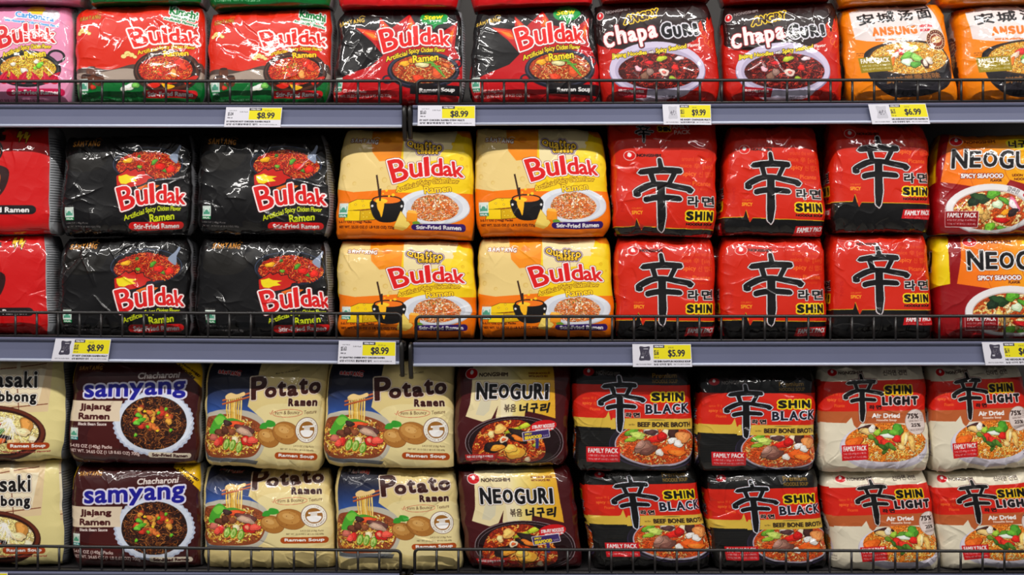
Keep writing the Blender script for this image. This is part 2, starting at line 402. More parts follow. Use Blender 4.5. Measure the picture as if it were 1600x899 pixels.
def shin_word(a, box, b, o, col=(20, 16, 14)):
    x0, y0, x1, y1 = box; w = x1-x0; L = []
    for ch, u0, u1 in (('S', 0, .27), ('H', .31, .58), ('I', .645, .665), ('N', .725, 1)): L.append((ch, (x0+w*u0, y0, x0+w*u1, y1)))
    a.letters(L, col, b, o)
def family(a, q, red, lines, tcol=WHITE, rim=None):
    q = quad(q); a.P(q, red, 1, [(.7, rim)] if rim is not None else [])
    a.T('FAMILY PACK', sub(q, (.06, .08, .94, .40)), tcol, .3)
    for i, t in enumerate(lines):
        a.T(t, sub(q, (.06, .50+.24*i, .94, .66+.24*i)), tcol, .1)
def small(a, t, q, col, b=.1): a.T(t, q, col, b)

def art_carbonara():
    a = Art((-88, 8, 118, 163), (232, 160, 192)); g = np.random.default_rng(2)
    for i in range(26): a.E(-88+206*g.random(), 8+120*g.random(), 4+6*g.random(), 4+6*g.random(), (244, 190, 212), 0, .35)
    a.B([(50, 10), (64, 6), (78, 10), (78, 19), (62, 20), (52, 16)], (238, 205, 70)); a.E(58, 11, 3, 2, (220, 180, 40))
    for r, c in ((13, (225, 222, 226)), (10, (245, 243, 245)), (7, (222, 218, 224)), (4, (246, 245, 246))): a.E(86, 20, r, r*.85, c)
    a.T('Carbonara', [(33, 14), (90, 23), (90, 32), (33, 24)], (70, 150, 210), .5, [(1.1, WHITE)])
    a.T('with Mozzarella Artificial Cheese Flavor', [(17, 27), (97, 37), (97, 41), (17, 31)], (80, 160, 215), .2, [(.6, WHITE)])
    for x, y, r in ((93, 87, 11), (6, 117, 9)):
        a.E(x, y, r+2, r*.8+2, (40, 36, 40)); a.E(x, y, r-1.5, r*.8-1.5, (205, 150, 180))
    a.E(50, 107, 49, 29, (38, 36, 40)); a.E(50, 106, 46, 26, (78, 76, 80)); a.E(50, 106, 44, 25, (30, 28, 30))
    el = a.ell(51, 106, 41, 20); a.clip_to(el); a.P(el, (190, 130, 30))
    a.strands(51, 106, 39, 19, [(240, 200, 70), (228, 176, 50), (250, 220, 110)], 200, 3, 1.5, 10, (130, 80, 15))
    a.bits([(30, 100, 4, 3, 10, (235, 225, 205)), (46, 110, 6, 4, 30, (222, 214, 200)), (64, 96, 4, 3, 0, (235, 226, 205)), (69, 101, 6, 3.5, -30, (120, 190, 50)), (62, 106, 3, 2, 40, (140, 200, 60))])
    a.clip = None
    for x, d in ((16, 6), (30, -5), (45, 5), (62, -6), (90, 8), (78, -4)):
        a.B([(x-8, 126), (x-4, 117), (x+d, 111), (x+4, 119), (x+7, 126), (x, 131)], (196, 24, 62)); a.S([(x-2, 124), (x+d*.6, 115)], .8, (240, 110, 140), .7)
    buldak(a, (1, 35, 92, 76), (212, 40, 44), (140, 30, 40), (246, 220, 60), (90, 70, 10))
    a.E(3, 88, 4, 4, (60, 150, 210)); a.E(3, 87, 1.6, 2, WHITE)
    pill(a, (18, 138, 106, 150), (206, 36, 92), 'Stir-Fried Ramen', WHITE)
    small(a, '4.59 OZ (130g) Packs NET WT.', (0, 156, 74, 160), (90, 40, 60)); small(a, '0 0 8 8', (-60, 100, -20, 112), (200, 60, 110))
    return a
def art_kimchi():
    a = Art((119, 12, 325, 161), (212, 54, 26))
    a.B([(119, 112), (150, 104), (180, 108), (215, 100), (245, 104), (300, 98), (325, 106), (325, 161), (119, 161)], (92, 74, 66))
    a.B([(119, 116), (160, 113), (200, 106), (240, 110), (325, 114), (325, 161), (119, 161)], (176, 160, 148))
    a.P([(119, 128), (325, 124), (325, 161), (119, 161)], (8, 112, 52)); g = np.random.default_rng(9)
    for i in range(40): a.S([(119+206*g.random(), 136+22*g.random()) for _ in range(1)]*1+[(119+206*g.random(), 140+20*g.random())], .6, (20, 140, 70), .25)
    samyang(a, [(131, 23), (166, 21), (166, 29), (131, 31)], (196, 148, 50), (120, 30, 10), .4)
    for x, y in ((140, 49), (209, 86)):
        for dx, dy, r in ((-8, 2, 4), (-2, -2, 5), (4, 0, 4), (9, 3, 3)): a.E(x+dx, y+dy, r+.5, r*.75+.5, (150, 100, 30)); 
        for dx, dy, r in ((-8, 2, 4), (-2, -2, 5), (4, 0, 4), (9, 3, 3)): a.E(x+dx, y+dy, r, r*.75, (246, 222, 150))
        a.S([(x-5, y), (x-1, y-2), (x+2, y+1)], .7, (190, 140, 60))
    for x, y, r in ((151, 112, 8), (143, 126, 10), (163, 124, 8)):
        a.B([(x-r*.7, y-r), (x+r*.7, y-r), (x+r, y), (x+r*.6, y+r), (x-r*.6, y+r), (x-r, y)], (100, 56, 34)); a.E(x, y-r, r*.8, r*.25, (60, 34, 24)); a.S([(x-r*.6, y-r*.3), (x-r*.5, y+r*.5)], 1, (170, 110, 70), .7)
    a.P([(268, 12), (314, 20), (316, 46), (262, 30)], (212, 54, 26))
    a.T('Kimchi', [(271, 11), (314, 21), (312, 33), (270, 23)], (16, 124, 60), .7, [(1.5, WHITE)])
    a.T('Naturally and', [(273, 25), (309, 33), (308, 38), (272, 30)], (16, 124, 60), .3, [(1.1, WHITE)])
    a.T('Artificially Flavored', [(262, 28), (312, 40), (311, 45), (261, 33)], (16, 124, 60), .3, [(1.1, WHITE)])
    a.E(266, 111, 51, 33, (58, 34, 26)); a.E(266, 110, 48, 30, (92, 54, 38)); a.E(265, 110, 45, 26, (48, 26, 20))
    el = a.ell(264, 109, 41, 22); a.clip_to(el); a.P(el, (176, 44, 16))
    a.strands(264, 109, 40, 21, [(232, 92, 34), (218, 66, 26), (240, 130, 60), (205, 48, 20)], 210, 5, 1.4, 10, (120, 20, 8))
    a.bits([(284, 98, 8, 5, -20, (206, 48, 28)), (290, 104, 7, 4, 30, (224, 70, 36)), (276, 114, 6, 5, 60, (236, 160, 90)), (255, 112, 7, 4, 80, (220, 60, 30))])
    a.specks(254, 104, 18, 11, [(240, 206, 110), (250, 230, 170), (120, 150, 50)], 40, 6, 1.0)
    a.clip = None
    a.B([(292, 126), (305, 118), (314, 118), (306, 126), (296, 131)], (206, 46, 24)); a.B([(236, 131), (248, 128), (256, 132), (246, 136)], (214, 46, 24)); a.B([(258, 130), (270, 131), (278, 134), (266, 138)], (238, 190, 40))
    a.bits([(207, 134, 11, 5, -20, (226, 230, 214)), (218, 131, 6, 4, 20, (120, 180, 90)), (153, 134, 5, 3, 0, (190, 60, 40))])
    buldak(a, [(205, 41), (314, 46), (315, 79), (206, 74)], (222, 44, 28), (240, 236, 232), (246, 214, 44), (120, 30, 8))
    pill(a, (228, 139, 313, 151), (206, 34, 40), 'Stir-Fried Ramen', WHITE)
    halal(a, 129, 121, 145, 146, (20, 130, 70)); small(a, '5-4.76 OZ (135g) Packs NET WT. 23.8 OZ', (132, 152, 210, 156), (190, 220, 190))
    return a
def art_stew():
    a = Art((738, 14, 935, 161), (16, 11, 13))
    red = (188, 20, 30)
    a.P([(735, 163), (735, 128), (768, 112), (798, 100), (814, 84), (796, 62), (770, 40), (806, 46), (806, 24), (824, 42), (850, 18), (864, 42), (896, 50), (922, 32), (918, 72), (937, 108), (937, 163)], red)
    for p in ([(772, 41), (800, 48), (812, 62), (798, 60)], [(807, 27), (812, 46), (826, 56), (824, 44)], [(851, 22), (846, 42), (862, 50), (862, 42)], [(919, 37), (906, 54), (914, 66)]):
        a.P(p, (228, 88, 34)); c = np.mean(p, 0); a.P([(c+(np.array(q)-c)*.5) for q in p], (240, 150, 60))
    a.B([(738, 150), (800, 140), (860, 152), (935, 146), (935, 170), (738, 170)], (208, 26, 34), .8)
    samyang(a, [(741, 30), (782, 23), (784, 31), (743, 37)], (214, 182, 84), None)
    a.B([(866, 26), (872, 16), (887, 13), (902, 17), (909, 26), (902, 34), (892, 37), (886, 43), (884, 36), (872, 34)], (14, 150, 74))
    a.T('Stew', [(873, 19), (902, 17), (900, 27), (871, 27)], (246, 232, 60), .35, [(.3, (60, 90, 10))]); a.T('TYPE', (879, 28, 898, 32), WHITE, .3)
    for x in (822, 922): a.E(x, 96 if x > 900 else 122, 8, 7, (44, 44, 58)); a.E(x, 96 if x > 900 else 122, 5, 4.5, red)
    a.E(873, 108, 52, 30, (30, 30, 44)); a.E(873, 106, 50, 28, (66, 66, 84)); a.E(873, 107, 47, 25, (28, 24, 28))
    el = a.ell(873, 106, 45, 22); a.clip_to(el); a.P(el, (170, 66, 26))
    a.strands(873, 108, 43, 20, [(226, 160, 90), (206, 120, 60), (236, 190, 130), (190, 84, 40)], 190, 12, 1.3, 8, (120, 40, 14))
    a.bits([(846, 97, 8, 4, -15, (232, 168, 50)), (858, 92, 7, 4, -10, (224, 150, 40)), (866, 120, 9, 5, 10, (206, 70, 36)), (893, 112, 9, 7, 30, (200, 88, 44)), (872, 98, 9, 5, -10, (214, 206, 160)), (880, 93, 8, 4, 0, (150, 190, 70)), (906, 100, 5, 3, 30, (214, 120, 70))])
    for p in ([(880, 92), (904, 118)], [(886, 96), (900, 112)], [(884, 100), (898, 102)]): a.S(p, 2.6, (60, 130, 44)); a.S(p, 1, (140, 190, 90))
    a.clip = None
    buldak(a, (803, 37, 911, 80), (220, 40, 38), (110, 10, 20), (246, 222, 50), (40, 14, 8))
    a.P([(855, 131), (935, 131), (935, 147), (855, 145)], (26, 20, 24)); a.T('Ramen Soup', [(868, 136), (920, 134), (920, 142), (868, 145)], WHITE, .45)
    a.T('5-5.11 OZ (145g) Packs', [(744, 137), (792, 138), (792, 144), (744, 143)], (240, 214, 210), .15); a.T('NET WT. 25.55 OZ (1 LB 9.55 OZ) 725g', [(742, 146), (828, 145), (828, 151), (742, 152)], (240, 214, 210), .15)
    halal(a, 742, 118, 756, 140, (30, 140, 100))
    return a
def art_angry():
    a = Art((930, 6, 1125, 161), (196, 38, 24))
    a.B([(925, 0), (1130, 0), (1112, 40), (1096, 60), (1060, 74), (990, 78), (940, 70), (925, 50)], (42, 20, 20))
    for p in ([(1090, 60), (1100, 36), (1104, 52), (1114, 30), (1120, 62), (1112, 84), (1096, 78)], [(1096, 70), (1108, 50), (1118, 76)]): a.B(p, (206, 52, 26))
    for x, y in ((1102, 55), (1110, 46), (1106, 66), (1112, 70), (1099, 44)):
        a.S([(x+4*np.cos(t), y+5*np.sin(t)) for t in np.linspace(0, 5, 10)], .8, (240, 140, 60))
    nongshim(a, 941, 22, 6, 6, [(950, 15), (990, 9), (990, 14), (950, 20)], (150, 140, 140))
    a.T('ANGRY', [(981, 24), (1034, 15), (1034, 27), (978, 39)], (60, 34, 18), .9, [(1.5, (240, 208, 50))])
    a.E(1024, 110, 75, 43, (150, 140, 170)); a.E(1024, 108, 74, 42, (214, 204, 226)); a.E(1024, 110, 66, 35, (190, 180, 204))
    el = a.ell(1026, 111, 63, 28); a.clip_to(el); a.P(el, (70, 16, 14))
    a.strands(1026, 111, 62, 27, [(150, 44, 34), (120, 28, 24), (176, 64, 50), (96, 22, 18)], 240, 21, 2.0, 11, (50, 8, 8))
    a.bits([(1032, 92, 8, 4, -20, (180, 190, 60)), (1012, 98, 7, 3, 10, (190, 30, 40)), (1052, 106, 6, 4, 20, (206, 40, 36)), (994, 107, 5, 4, 40, (226, 180, 190)), (1034, 113, 7, 6, 0, (232, 206, 196)), (1034, 113, 3, 2.5, 0, (206, 110, 100)), (1046, 122, 5, 3, 20, (150, 170, 60)), (1004, 118, 9, 5, -30, (130, 96, 80)), (1012, 112, 5, 6, 10, (150, 120, 110)), (1060, 92, 7, 3, 0, (226, 200, 206))])
    a.clip = None
    a.B([(985, 140), (1020, 142), (1070, 138), (1060, 152), (1020, 158), (988, 154)], (222, 214, 232), .9)
    L = [('C', [(943, 50), (961, 48), (961, 72), (946, 75)]), ('h', [(963, 39), (979, 38), (981, 67), (966, 69)]), ('a', [(982, 49), (995, 47), (998, 64), (984, 66)]), ('p', [(997, 46), (1012, 44), (1014, 71), (1001, 74)]), ('a', [(1014, 43), (1028, 40), (1030, 59), (1016, 62)])]
    a.letters(L, (240, 236, 236), 1.35, [(1.0, (190, 30, 36)), (2.4, (40, 10, 14))])
    L = [('G', [(1035, 39), (1052, 37), (1053, 60), (1036, 62)]), ('U', [(1054, 44), (1066, 43), (1068, 60), (1056, 61)]), ('R', [(1069, 41), (1082, 40), (1084, 57), (1071, 59)]), ('I', [(1086, 40), (1092, 40), (1094, 57), (1089, 58)])]
    a.letters(L, (22, 20, 24), 1.5, [(1.9, (226, 224, 232)), (2.5, (40, 10, 14))])
    a.T('Jjajang Noodles', [(955, 83), (1010, 79), (1010, 87), (955, 92)], (240, 220, 70), .35, [(.6, (50, 20, 10))]); a.T('with', (1013, 79, 1021, 84), WHITE, .15, [(.5, (50, 20, 10))])
    a.T('Spicy Seafood', [(1024, 77), (1073, 70), (1073, 79), (1024, 86)], (240, 220, 70), .4, [(.6, (50, 20, 10))]); a.T('Flavor', [(1075, 71), (1094, 69), (1094, 74), (1075, 76)], WHITE, .2)
    a.P([(957, 134), (1006, 138), (1003, 152), (957, 150)], (180, 16, 40)); a.T('4.93 OZ (140g) X 4 PKGS.', [(960, 138), (1001, 140), (1000, 145), (960, 143)], WHITE, .2); a.T('TOTAL NET WT 19.7 OZ (1.2LBS) 560g', [(960, 145), (1002, 147), (1001, 150), (960, 149)], (240, 190, 190), .1)
    small(a, 'BEST BEFORE', (1033, 150, 1058, 153), (60, 50, 60)); small(a, '14 SEP 2024', (1033, 154, 1057, 157), (60, 50, 60))
    return a
def art_ansung():
    a = Art((1312, 12, 1492, 161), (236, 142, 18))
    a.P([(1326, 13), (1462, 6), (1470, 30), (1480, 62), (1440, 67), (1390, 67), (1350, 64), (1332, 60)], (232, 222, 220))
    a.letters([('安', [(1337, 21), (1366, 18), (1368, 37), (1340, 39)]), ('城', [(1370, 19), (1401, 16), (1401, 34), (1372, 37)]), ('汤', [(1406, 16), (1432, 14), (1432, 33), (1408, 34)]), ('面', [(1437, 15), (1463, 12), (1464, 31), (1438, 33)])], (24, 20, 22), .75)
    nongshim(a, 1420, 7, 7, 4, (1385, 6, 1408, 10), (60, 50, 50))
    a.letters([(c, [(1360+12.6*i, 43-.2*i), (1371+12.6*i, 42.5-.2*i), (1371.5+12.6*i, 55-.2*i), (1360.5+12.6*i, 57-.2*i)]) for i, c in enumerate('ANSUNG')], (232, 128, 20), 1.1)
    a.T('NOODLE', (1439, 41, 1460, 45), (206, 50, 60), .45); a.T('SOUP', (1439, 48, 1455, 52), (206, 50, 60), .45)
    a.T('BEEF & FERMENTED BEAN', (1364, 61, 1420, 64), (226, 120, 30), .25); a.T('FLAVOR', (1422, 60, 1436, 63), (150, 140, 140), .1)
    a.B([(1343, 92), (1350, 78), (1380, 68), (1430, 66), (1466, 76), (1484, 98), (1482, 118), (1462, 140), (1420, 152), (1380, 150), (1352, 128)], (36, 32, 38))
    for i in range(6): a.S([(1360+i*3, 128+i*4), (1400, 141+i*2), (1440, 139+i*2), (1478-i*3, 112+i*5)], .6, (84, 80, 90), .7)
    a.E(1414, 92, 66, 28, (64, 50, 44)); el = a.ell(1414, 92, 62, 25); a.clip_to(el); a.P(el, (206, 150, 60))
    a.strands(1414, 92, 61, 24, [(236, 196, 110), (226, 176, 80), (246, 216, 150)], 200, 31, 1.7, 9, (170, 106, 34))
    a.bits([(1424, 77, 11, 5, 5, (240, 200, 50)), (1414, 76, 7, 4, 0, (240, 236, 226)), (1402, 82, 8, 5, -20, (206, 60, 60)), (1392, 88, 8, 4, -40, (232, 200, 180)), (1385, 99, 9, 4, -60, (230, 130, 50)), (1412, 88, 10, 6, -20, (120, 180, 80)), (1426, 92, 9, 6, 30, (150, 200, 110)), (1410, 98, 10, 5, 10, (220, 236, 210)), (1422, 102, 9, 4, 0, (96, 160, 70)), (1438, 101, 5, 8, -20, (96, 60, 50)), (1445, 96, 6, 5, 30, (226, 210, 196)), (1438, 100, 3, 6, -20, (230, 214, 200))])
    a.clip = None
    a.T('鲜味噌香菇味', [(1373, 122), (1458, 114), (1459, 123), (1373, 132)], (150, 104, 60), .35)
    a.E(1463, 65, 17, 16, (240, 226, 200)); a.E(1463, 65, 16, 15, (110, 44, 26)); a.E(1463, 66, 11.5, 10.5, (240, 226, 200)); a.E(1463, 66, 10.5, 9.5, (150, 70, 40)); a.E(1463, 65, 9, 5, (236, 206, 160), -10); a.S([(1456, 67), (1470, 63)], 1, (150, 70, 40))
    for t in np.linspace(0, 6.28, 22): a.E(1463+13.7*np.cos(t), 65+12.8*np.sin(t), .8, .8, (236, 206, 160))
    family(a, [(1334, 90), (1385, 88), (1386, 111), (1337, 114)], (158, 138, 26), ['4.40 OZ (125g) X 4 PKGS', 'TOTAL NET WT 17.6 OZ (1.1LBS) 500g'])
    small(a, 'BEST BEFORE', (1332, 82, 1344, 84), (80, 50, 20)); small(a, '11 DEC 24', (1332, 85, 1342, 87), (80, 50, 20))
    return a
def art_hot():
    a = Art((-112, 203, 88, 366), (200, 24, 26))
    for x, y in ((33, 204), (43, 206)):
        a.P([(x, y), (x+5, y+2), (x+4, y+9), (x+9, y+6), (x+2, y+22), (x+2, y+13), (x-2, y+14)], (240, 200, 60), 1, [(.8, (60, 20, 14))])
    el = a.ell(-45, 238, 54, 30); a.E(-45, 238, 57, 33, (28, 24, 26)); a.clip_to(el); a.P(el, (150, 36, 16)); a.strands(-45, 238, 52, 28, [(226, 90, 40), (206, 60, 30), (240, 140, 70)], 160, 14, 1.5, 10, (100, 20, 10)); a.clip = None
    a.B([(-10, 262), (20, 268), (14, 300), (-8, 318), (-20, 296)], (40, 20, 20), .9); a.B([(-6, 272), (8, 276), (4, 300), (-10, 306)], (228, 120, 40)); a.B([(-4, 282), (4, 284), (0, 298)], (246, 214, 70))
    buldak(a, (-100, 268, 6, 312), suby=(246, 220, 50))
    samyang(a, (-98, 208, -52, 219), (240, 210, 90))
    a.B([(0, 208), (8, 202), (14, 210), (14, 222), (4, 222)], (60, 20, 22)); a.E(13, 211, 4, 3, (200, 40, 36)); a.S([(11, 209), (16, 204)], 1, (80, 140, 50))
    pill(a, (-48, 323, 60, 337), (30, 24, 26), 'Stir-Fried Ramen', WHITE)
    small(a, '5-4.94 OZ (140g) Packs', (-98, 330, -54, 335), WHITE)
    for y in range(10): a.S([(-112, 340+y*3), (88, 338+y*3)], .4, (190, 20, 26), .4)
    return a
def art_spicy_black():
    a = Art((310, 212, 520, 368), (15, 12, 13))
    a.B([(320, 236), (345, 225), (372, 240), (395, 230), (380, 262), (350, 270), (320, 262)], (34, 30, 24), .7)
    samyang(a, (329, 217, 374, 228), (198, 142, 70))
    a.E(451, 258, 54, 28, (70, 84, 110)); a.E(451, 258, 53, 27, (26, 26, 34)); a.E(451, 262, 52, 24, (40, 42, 58)); a.E(452, 256, 50, 22, (24, 20, 22))
    el = a.B([(402, 262), (412, 247), (430, 240), (455, 237), (478, 243), (498, 256), (496, 268), (476, 280), (440, 278), (412, 274)], (160, 44, 18))
    a.clip_to(smooth([(400, 264), (412, 246), (430, 239), (455, 236), (480, 242), (500, 256), (498, 270), (476, 282), (440, 280), (410, 276)]))
    a.strands(452, 259, 50, 22, [(226, 90, 40), (206, 60, 28), (238, 130, 62), (186, 46, 22)], 260, 41, 1.4, 9, (96, 18, 8))
    a.bits([(420, 252, 7, 4, -20, (228, 170, 40)), (461, 254, 6, 3, -35, (90, 150, 50)), (438, 262, 4, 2.5, 20, (110, 160, 50)), (476, 268, 4, 2.5, 20, (90, 140, 50)), (437, 245, 3, 2, 0, (70, 120, 50)), (470, 262, 8, 5, 10, (206, 40, 30)), (486, 266, 6, 6, 30, (214, 50, 36)), (490, 252, 5, 3, 0, (200, 60, 34))])
    a.clip = None
    a.B([(484, 246), (494, 236), (500, 228), (502, 231), (497, 242), (496, 256), (490, 254)], (150, 160, 180))
    fl = [(404, 292), (403, 277), (412, 272), (420, 265), (424, 269), (432, 265), (436, 270), (446, 268), (448, 274), (460, 280), (452, 282), (450, 287), (440, 292), (420, 296)]
    a.P(fl, (196, 40, 26), 1, [(1.2, (18, 14, 14))]); a.P([(407, 284), (406, 277), (412, 276), (418, 274), (424, 277), (438, 278), (430, 281), (436, 285), (424, 287), (418, 290), (410, 289)], (236, 216, 40))
    a.P([(436, 296), (452, 290), (470, 292), (462, 298), (440, 300)], (226, 120, 30))
    buldak(a, (401, 288, 509, 333), suby=(206, 216, 40), subo=None)
    pill(a, [(423, 350), (508, 349), (509, 362), (424, 364)], (206, 32, 32), 'Stir-Fried Ramen', WHITE)
    halal(a, 324, 326, 339, 347, (30, 140, 84))
    small(a, '5-4.94 OZ (140g) Packs', (323, 350, 361, 354), (190, 186, 184)); small(a, 'NET WT. 24.70 OZ (1 LB 8.7 OZ) 700g', (323, 356, 380, 360), (190, 186, 184))
    return a
def art_quattro():
    a = Art((530, 204, 740, 378), (236, 130, 16)); hole = (222, 192, 120)
    a.P([(528, 200), (640, 200), (634, 300), (560, 306), (526, 300)], (232, 208, 146)); a.P([(580, 200), (634, 200), (632, 252), (596, 256), (584, 240)], (236, 152, 40)); a.B([(588, 206), (622, 206), (628, 228), (600, 240), (588, 228)], (240, 160, 44)); a.E(606, 222, 7, 5, (224, 140, 40))
    a.P([(632, 206), (742, 206), (742, 306), (624, 306)], (238, 206, 34)); a.P([(632, 204), (716, 204), (700, 250), (632, 262)], (236, 222, 178)); a.B([(690, 240), (710, 236), (736, 246), (738, 276), (716, 284), (690, 276)], (244, 216, 60), .8); a.P([(716, 203), (742, 203), (742, 216), (722, 212)], (232, 140, 30))
    for x, y, r in ((538, 250, 4), (548, 262, 3), (541, 282, 4), (605, 286, 4), (612, 298, 3), (545, 232, 3), (560, 292, 3), (600, 268, 2.5), (720, 250, 3), (728, 262, 2), (708, 226, 3)): a.E(x, y, r, r*1.1, hole if x < 640 else (228, 190, 30)); a.E(x+.4, y+.6, r*.7, r*.75, (230, 206, 140) if x < 640 else (234, 200, 40))
    samyang(a, [(547, 217), (593, 219), (592, 228), (547, 225)], WHITE, (150, 80, 30), .8)
    Lq = [('Q', (637, 221, 647, 233)), ('u', (648, 225, 655, 235)), ('a', (656, 226, 663, 236)), ('t', (664, 221, 669, 236)), ('t', (670, 222, 675, 237)), ('r', (676, 228, 681, 238)), ('o', (682, 228, 690, 238))]
    Lc = [(c, (653+5.4*i, 233 if i < 2 else 236, 657.6+5.4*i, 243)) for i, c in enumerate('Cheese')]
    a.letters(Lq+Lc, (240, 200, 50), .5, [(1.3, (50, 26, 20)), (2.3, (236, 226, 226)), (3.0, (90, 40, 110))])
    a.E(679, 329, 53, 29, (200, 200, 206)); a.E(679, 328, 52, 28, (228, 230, 236)); a.E(679, 329, 42, 23, (212, 214, 222))
    el = smooth([(646, 334), (652, 318), (668, 310), (690, 308), (708, 318), (715, 332), (704, 346), (680, 352), (658, 348)]); a.clip_to(el); a.P(el, (206, 120, 60))
    a.strands(680, 330, 36, 22, [(244, 224, 180), (236, 190, 120), (226, 130, 70), (250, 236, 206)], 230, 51, 1.0, 7, (176, 70, 34)); a.specks(680, 322, 24, 10, [(250, 244, 226), (246, 232, 196)], 30, 7, 1.3); a.specks(678, 314, 14, 4, [(110, 130, 60)], 9, 3, .9)
    a.clip = None
    buldak(a, (606, 247, 722, 291), suby=(248, 214, 50), subo=(116, 66, 16))
    yel = (240, 206, 30)
    a.P([(553, 324), (566, 318), (592, 318), (592, 332), (553, 336)], yel, 1, [(.6, (60, 40, 10))]); a.P([(553, 336), (572, 336), (572, 352), (548, 352)], yel, 1, [(.6, (60, 40, 10))]); a.P([(572, 336), (592, 334), (594, 350), (572, 352)], (214, 176, 24), 1, [(.6, (60, 40, 10))])
    for x, y in ((564, 326), (576, 328), (586, 323), (574, 320), (576, 340), (582, 346), (577, 346), (586, 339)): a.E(x, y, 1.8, 1.8, (190, 150, 20)); a.E(x, y, 1.2, 1.2, (246, 218, 80))
    a.S([(593, 278), (597, 300), (600, 322)], 2.6, (60, 34, 26))
    a.B([(589, 318), (632, 318), (632, 340), (622, 353), (600, 353), (589, 340)], (26, 22, 22)); a.E(610, 318, 22, 7, (20, 16, 16)); a.E(610, 318.5, 20, 5.4, (236, 130, 40)); a.E(602, 320, 9, 4, (246, 206, 60)); a.B([(596, 322), (606, 322), (605, 338), (603, 346), (600, 338), (597, 332)], (246, 190, 50)); a.S([(600, 300), (600, 320)], 2.6, (60, 34, 26))
    for x in (589, 632): a.E(x, 328, 3.4, 3.6, (26, 22, 22)); a.E(x, 328, 1.8, 2, (230, 228, 226))
    for x, y, r in ((609, 303, 1.8), (619, 310, 2.4), (613, 312, 1.6), (604, 308, 1.2)): a.E(x, y, r, r, (246, 206, 50))
    a.P([(622, 360), (631, 336), (645, 357), (640, 364)], (240, 214, 120), 1, [(.5, (190, 140, 40))]); a.P([(622, 360), (640, 364), (634, 368), (620, 364)], (224, 186, 90)); a.P([(640, 338), (655, 340), (655, 354), (640, 352)], (238, 160, 50), 1, [(.5, (190, 110, 30))]); a.P([(640, 338), (655, 340), (653, 335), (642, 334)], (246, 190, 90)); a.B([(648, 354), (656, 352), (660, 358), (652, 360)], (120, 160, 60))
    halal(a, 537, 324, 553, 347, (24, 140, 110))
    small(a, '5-5.11 OZ (145g) Packs', (538, 352, 589, 357), (110, 50, 14), .2); small(a, 'NET WT. 25.55 OZ (1 LB 9.55 OZ) 725g', (538, 360, 622, 366), (110, 50, 14), .2)
    pill(a, [(646, 357), (725, 355), (726, 368), (647, 367)], (66, 34, 110), 'Stir-Fried Ramen', WHITE)
    return a
def art_shin(y0=368, y1=528, tall=False):
    a = Art((1122, y0, 1290, y1), (206, 48, 22))
    a.B([(1122, 380), (1170, 372), (1290, 370), (1290, 368), (1122, 368)], (204, 44, 26), .6)
    fo = (240, 130, 50)
    for t, q, al in (('around the world', (1232, 390, 1278, 397), .35), ('spice', (1229, 401, 1247, 409), .5), ('辛 [sin]', (1250, 400, 1280, 410), .5), ('spicy', (1233, 413, 1254, 422), .9), ('신 맵다', (1257, 413, 1282, 422), .5), ('spicy', (1228, 428, 1246, 435), .35), ('Picante', (1248, 428, 1277, 435), .8), ('very spicy', (1246, 438, 1272, 443), .3)):
        a.T(t, q, fo, .15, (), al)
    a.P([(1120, 500), (1158, 499), (1161, 487), (1164, 499), (1168, 508), (1172, 500), (1292, 501), (1292, 560), (1120, 560)], (17, 15, 15))
    a.S([(1120, 500), (1157.5, 499), (1161, 487), (1168, 507), (1172, 500), (1292, 501)], .9, (240, 200, 50)); a.P([(1165, 500), (1171, 500), (1168, 507)], (206, 48, 22))
    xin(a, (1162, 395, 1245, 505), (228, 224, 226), 1.5)
    a.letters([('라', (1240, 451, 1258, 468)), ('면', (1262, 451, 1283, 467))], (18, 14, 14), .75, [(1.1, (232, 226, 224)), (1.5, (120, 24, 16))])
    shin_word(a, (1238, 474, 1281, 488), 1.2, [(2.1, (244, 214, 40))])
    a.T('NOODLE SOUP', (1238, 491.5, 1281, 495.5), (40, 14, 12), .35)
    a.P([(1238, 511), (1291, 509), (1289, 527), (1235, 526)], (200, 28, 34)); a.T('FAMILY PACK', [(1241, 513), (1287, 511), (1286, 519), (1240, 521)], WHITE, .35); a.T('4.23 OZ (120g) X 4 PKGS', (1240, 523, 1286, 526), (240, 190, 190), .1)
    a.T('GOURMET', (1154, 470, 1171, 473), (236, 150, 50), .1); a.T('SPICY', (1154, 475, 1171, 481), (240, 170, 50), .25)
    a.E(1154, 389, 9.5, 7.5, (236, 226, 224)); a.E(1154, 389, 8.7, 6.7, (214, 36, 28)); a.B([(1153, 384), (1157, 387), (1155, 391), (1151, 390), (1151, 386)], WHITE)
    a.T('NONGSHIM', (1165, 386, 1201, 391), (70, 16, 14), .4)
    if tall:
        xin(a, (1165, y0+2, 1190, y0+32), (228, 224, 226), .8); a.T('SHIN', (1198, y0+5, 1217, y0+14), (20, 16, 14), .7, [(1.3, (230, 190, 40))]); a.T('FAMILY', (1216, y0+2, 1246, y0+10), (236, 200, 196), .2); a.T('PACK', (1222, y0+12, 1246, y0+19), (236, 200, 196), .2); a.S([(1163, y0+27), (1178, y0+26)], .7, (236, 200, 196)); a.S([(1190, y0+26), (1216, y0+29)], .7, (236, 200, 196))
    a.T('SHIN', [(1143, 451), (1143, 477), (1137, 477), (1137, 451)], (190, 30, 20), .3, (), .6)
    return a
def neoguri_word(a, Q, col=(22, 18, 20)):
    L = []; x = 0
    for ch, w, t, b in (('N', .165, .02, 1), ('E', .125, .1, .95), ('O', .15, .12, .92), ('G', .155, .06, 1), ('U', .15, .12, .98), ('R', .145, .02, .97), ('I', .06, .04, .98)):
        L.append((ch, sub(Q, (x, t, x+w-.012, b)))); x += w+.008
    a.letters(L, col, 1.1, [(1.6, (244, 240, 238)), (2.1, (120, 70, 30))])
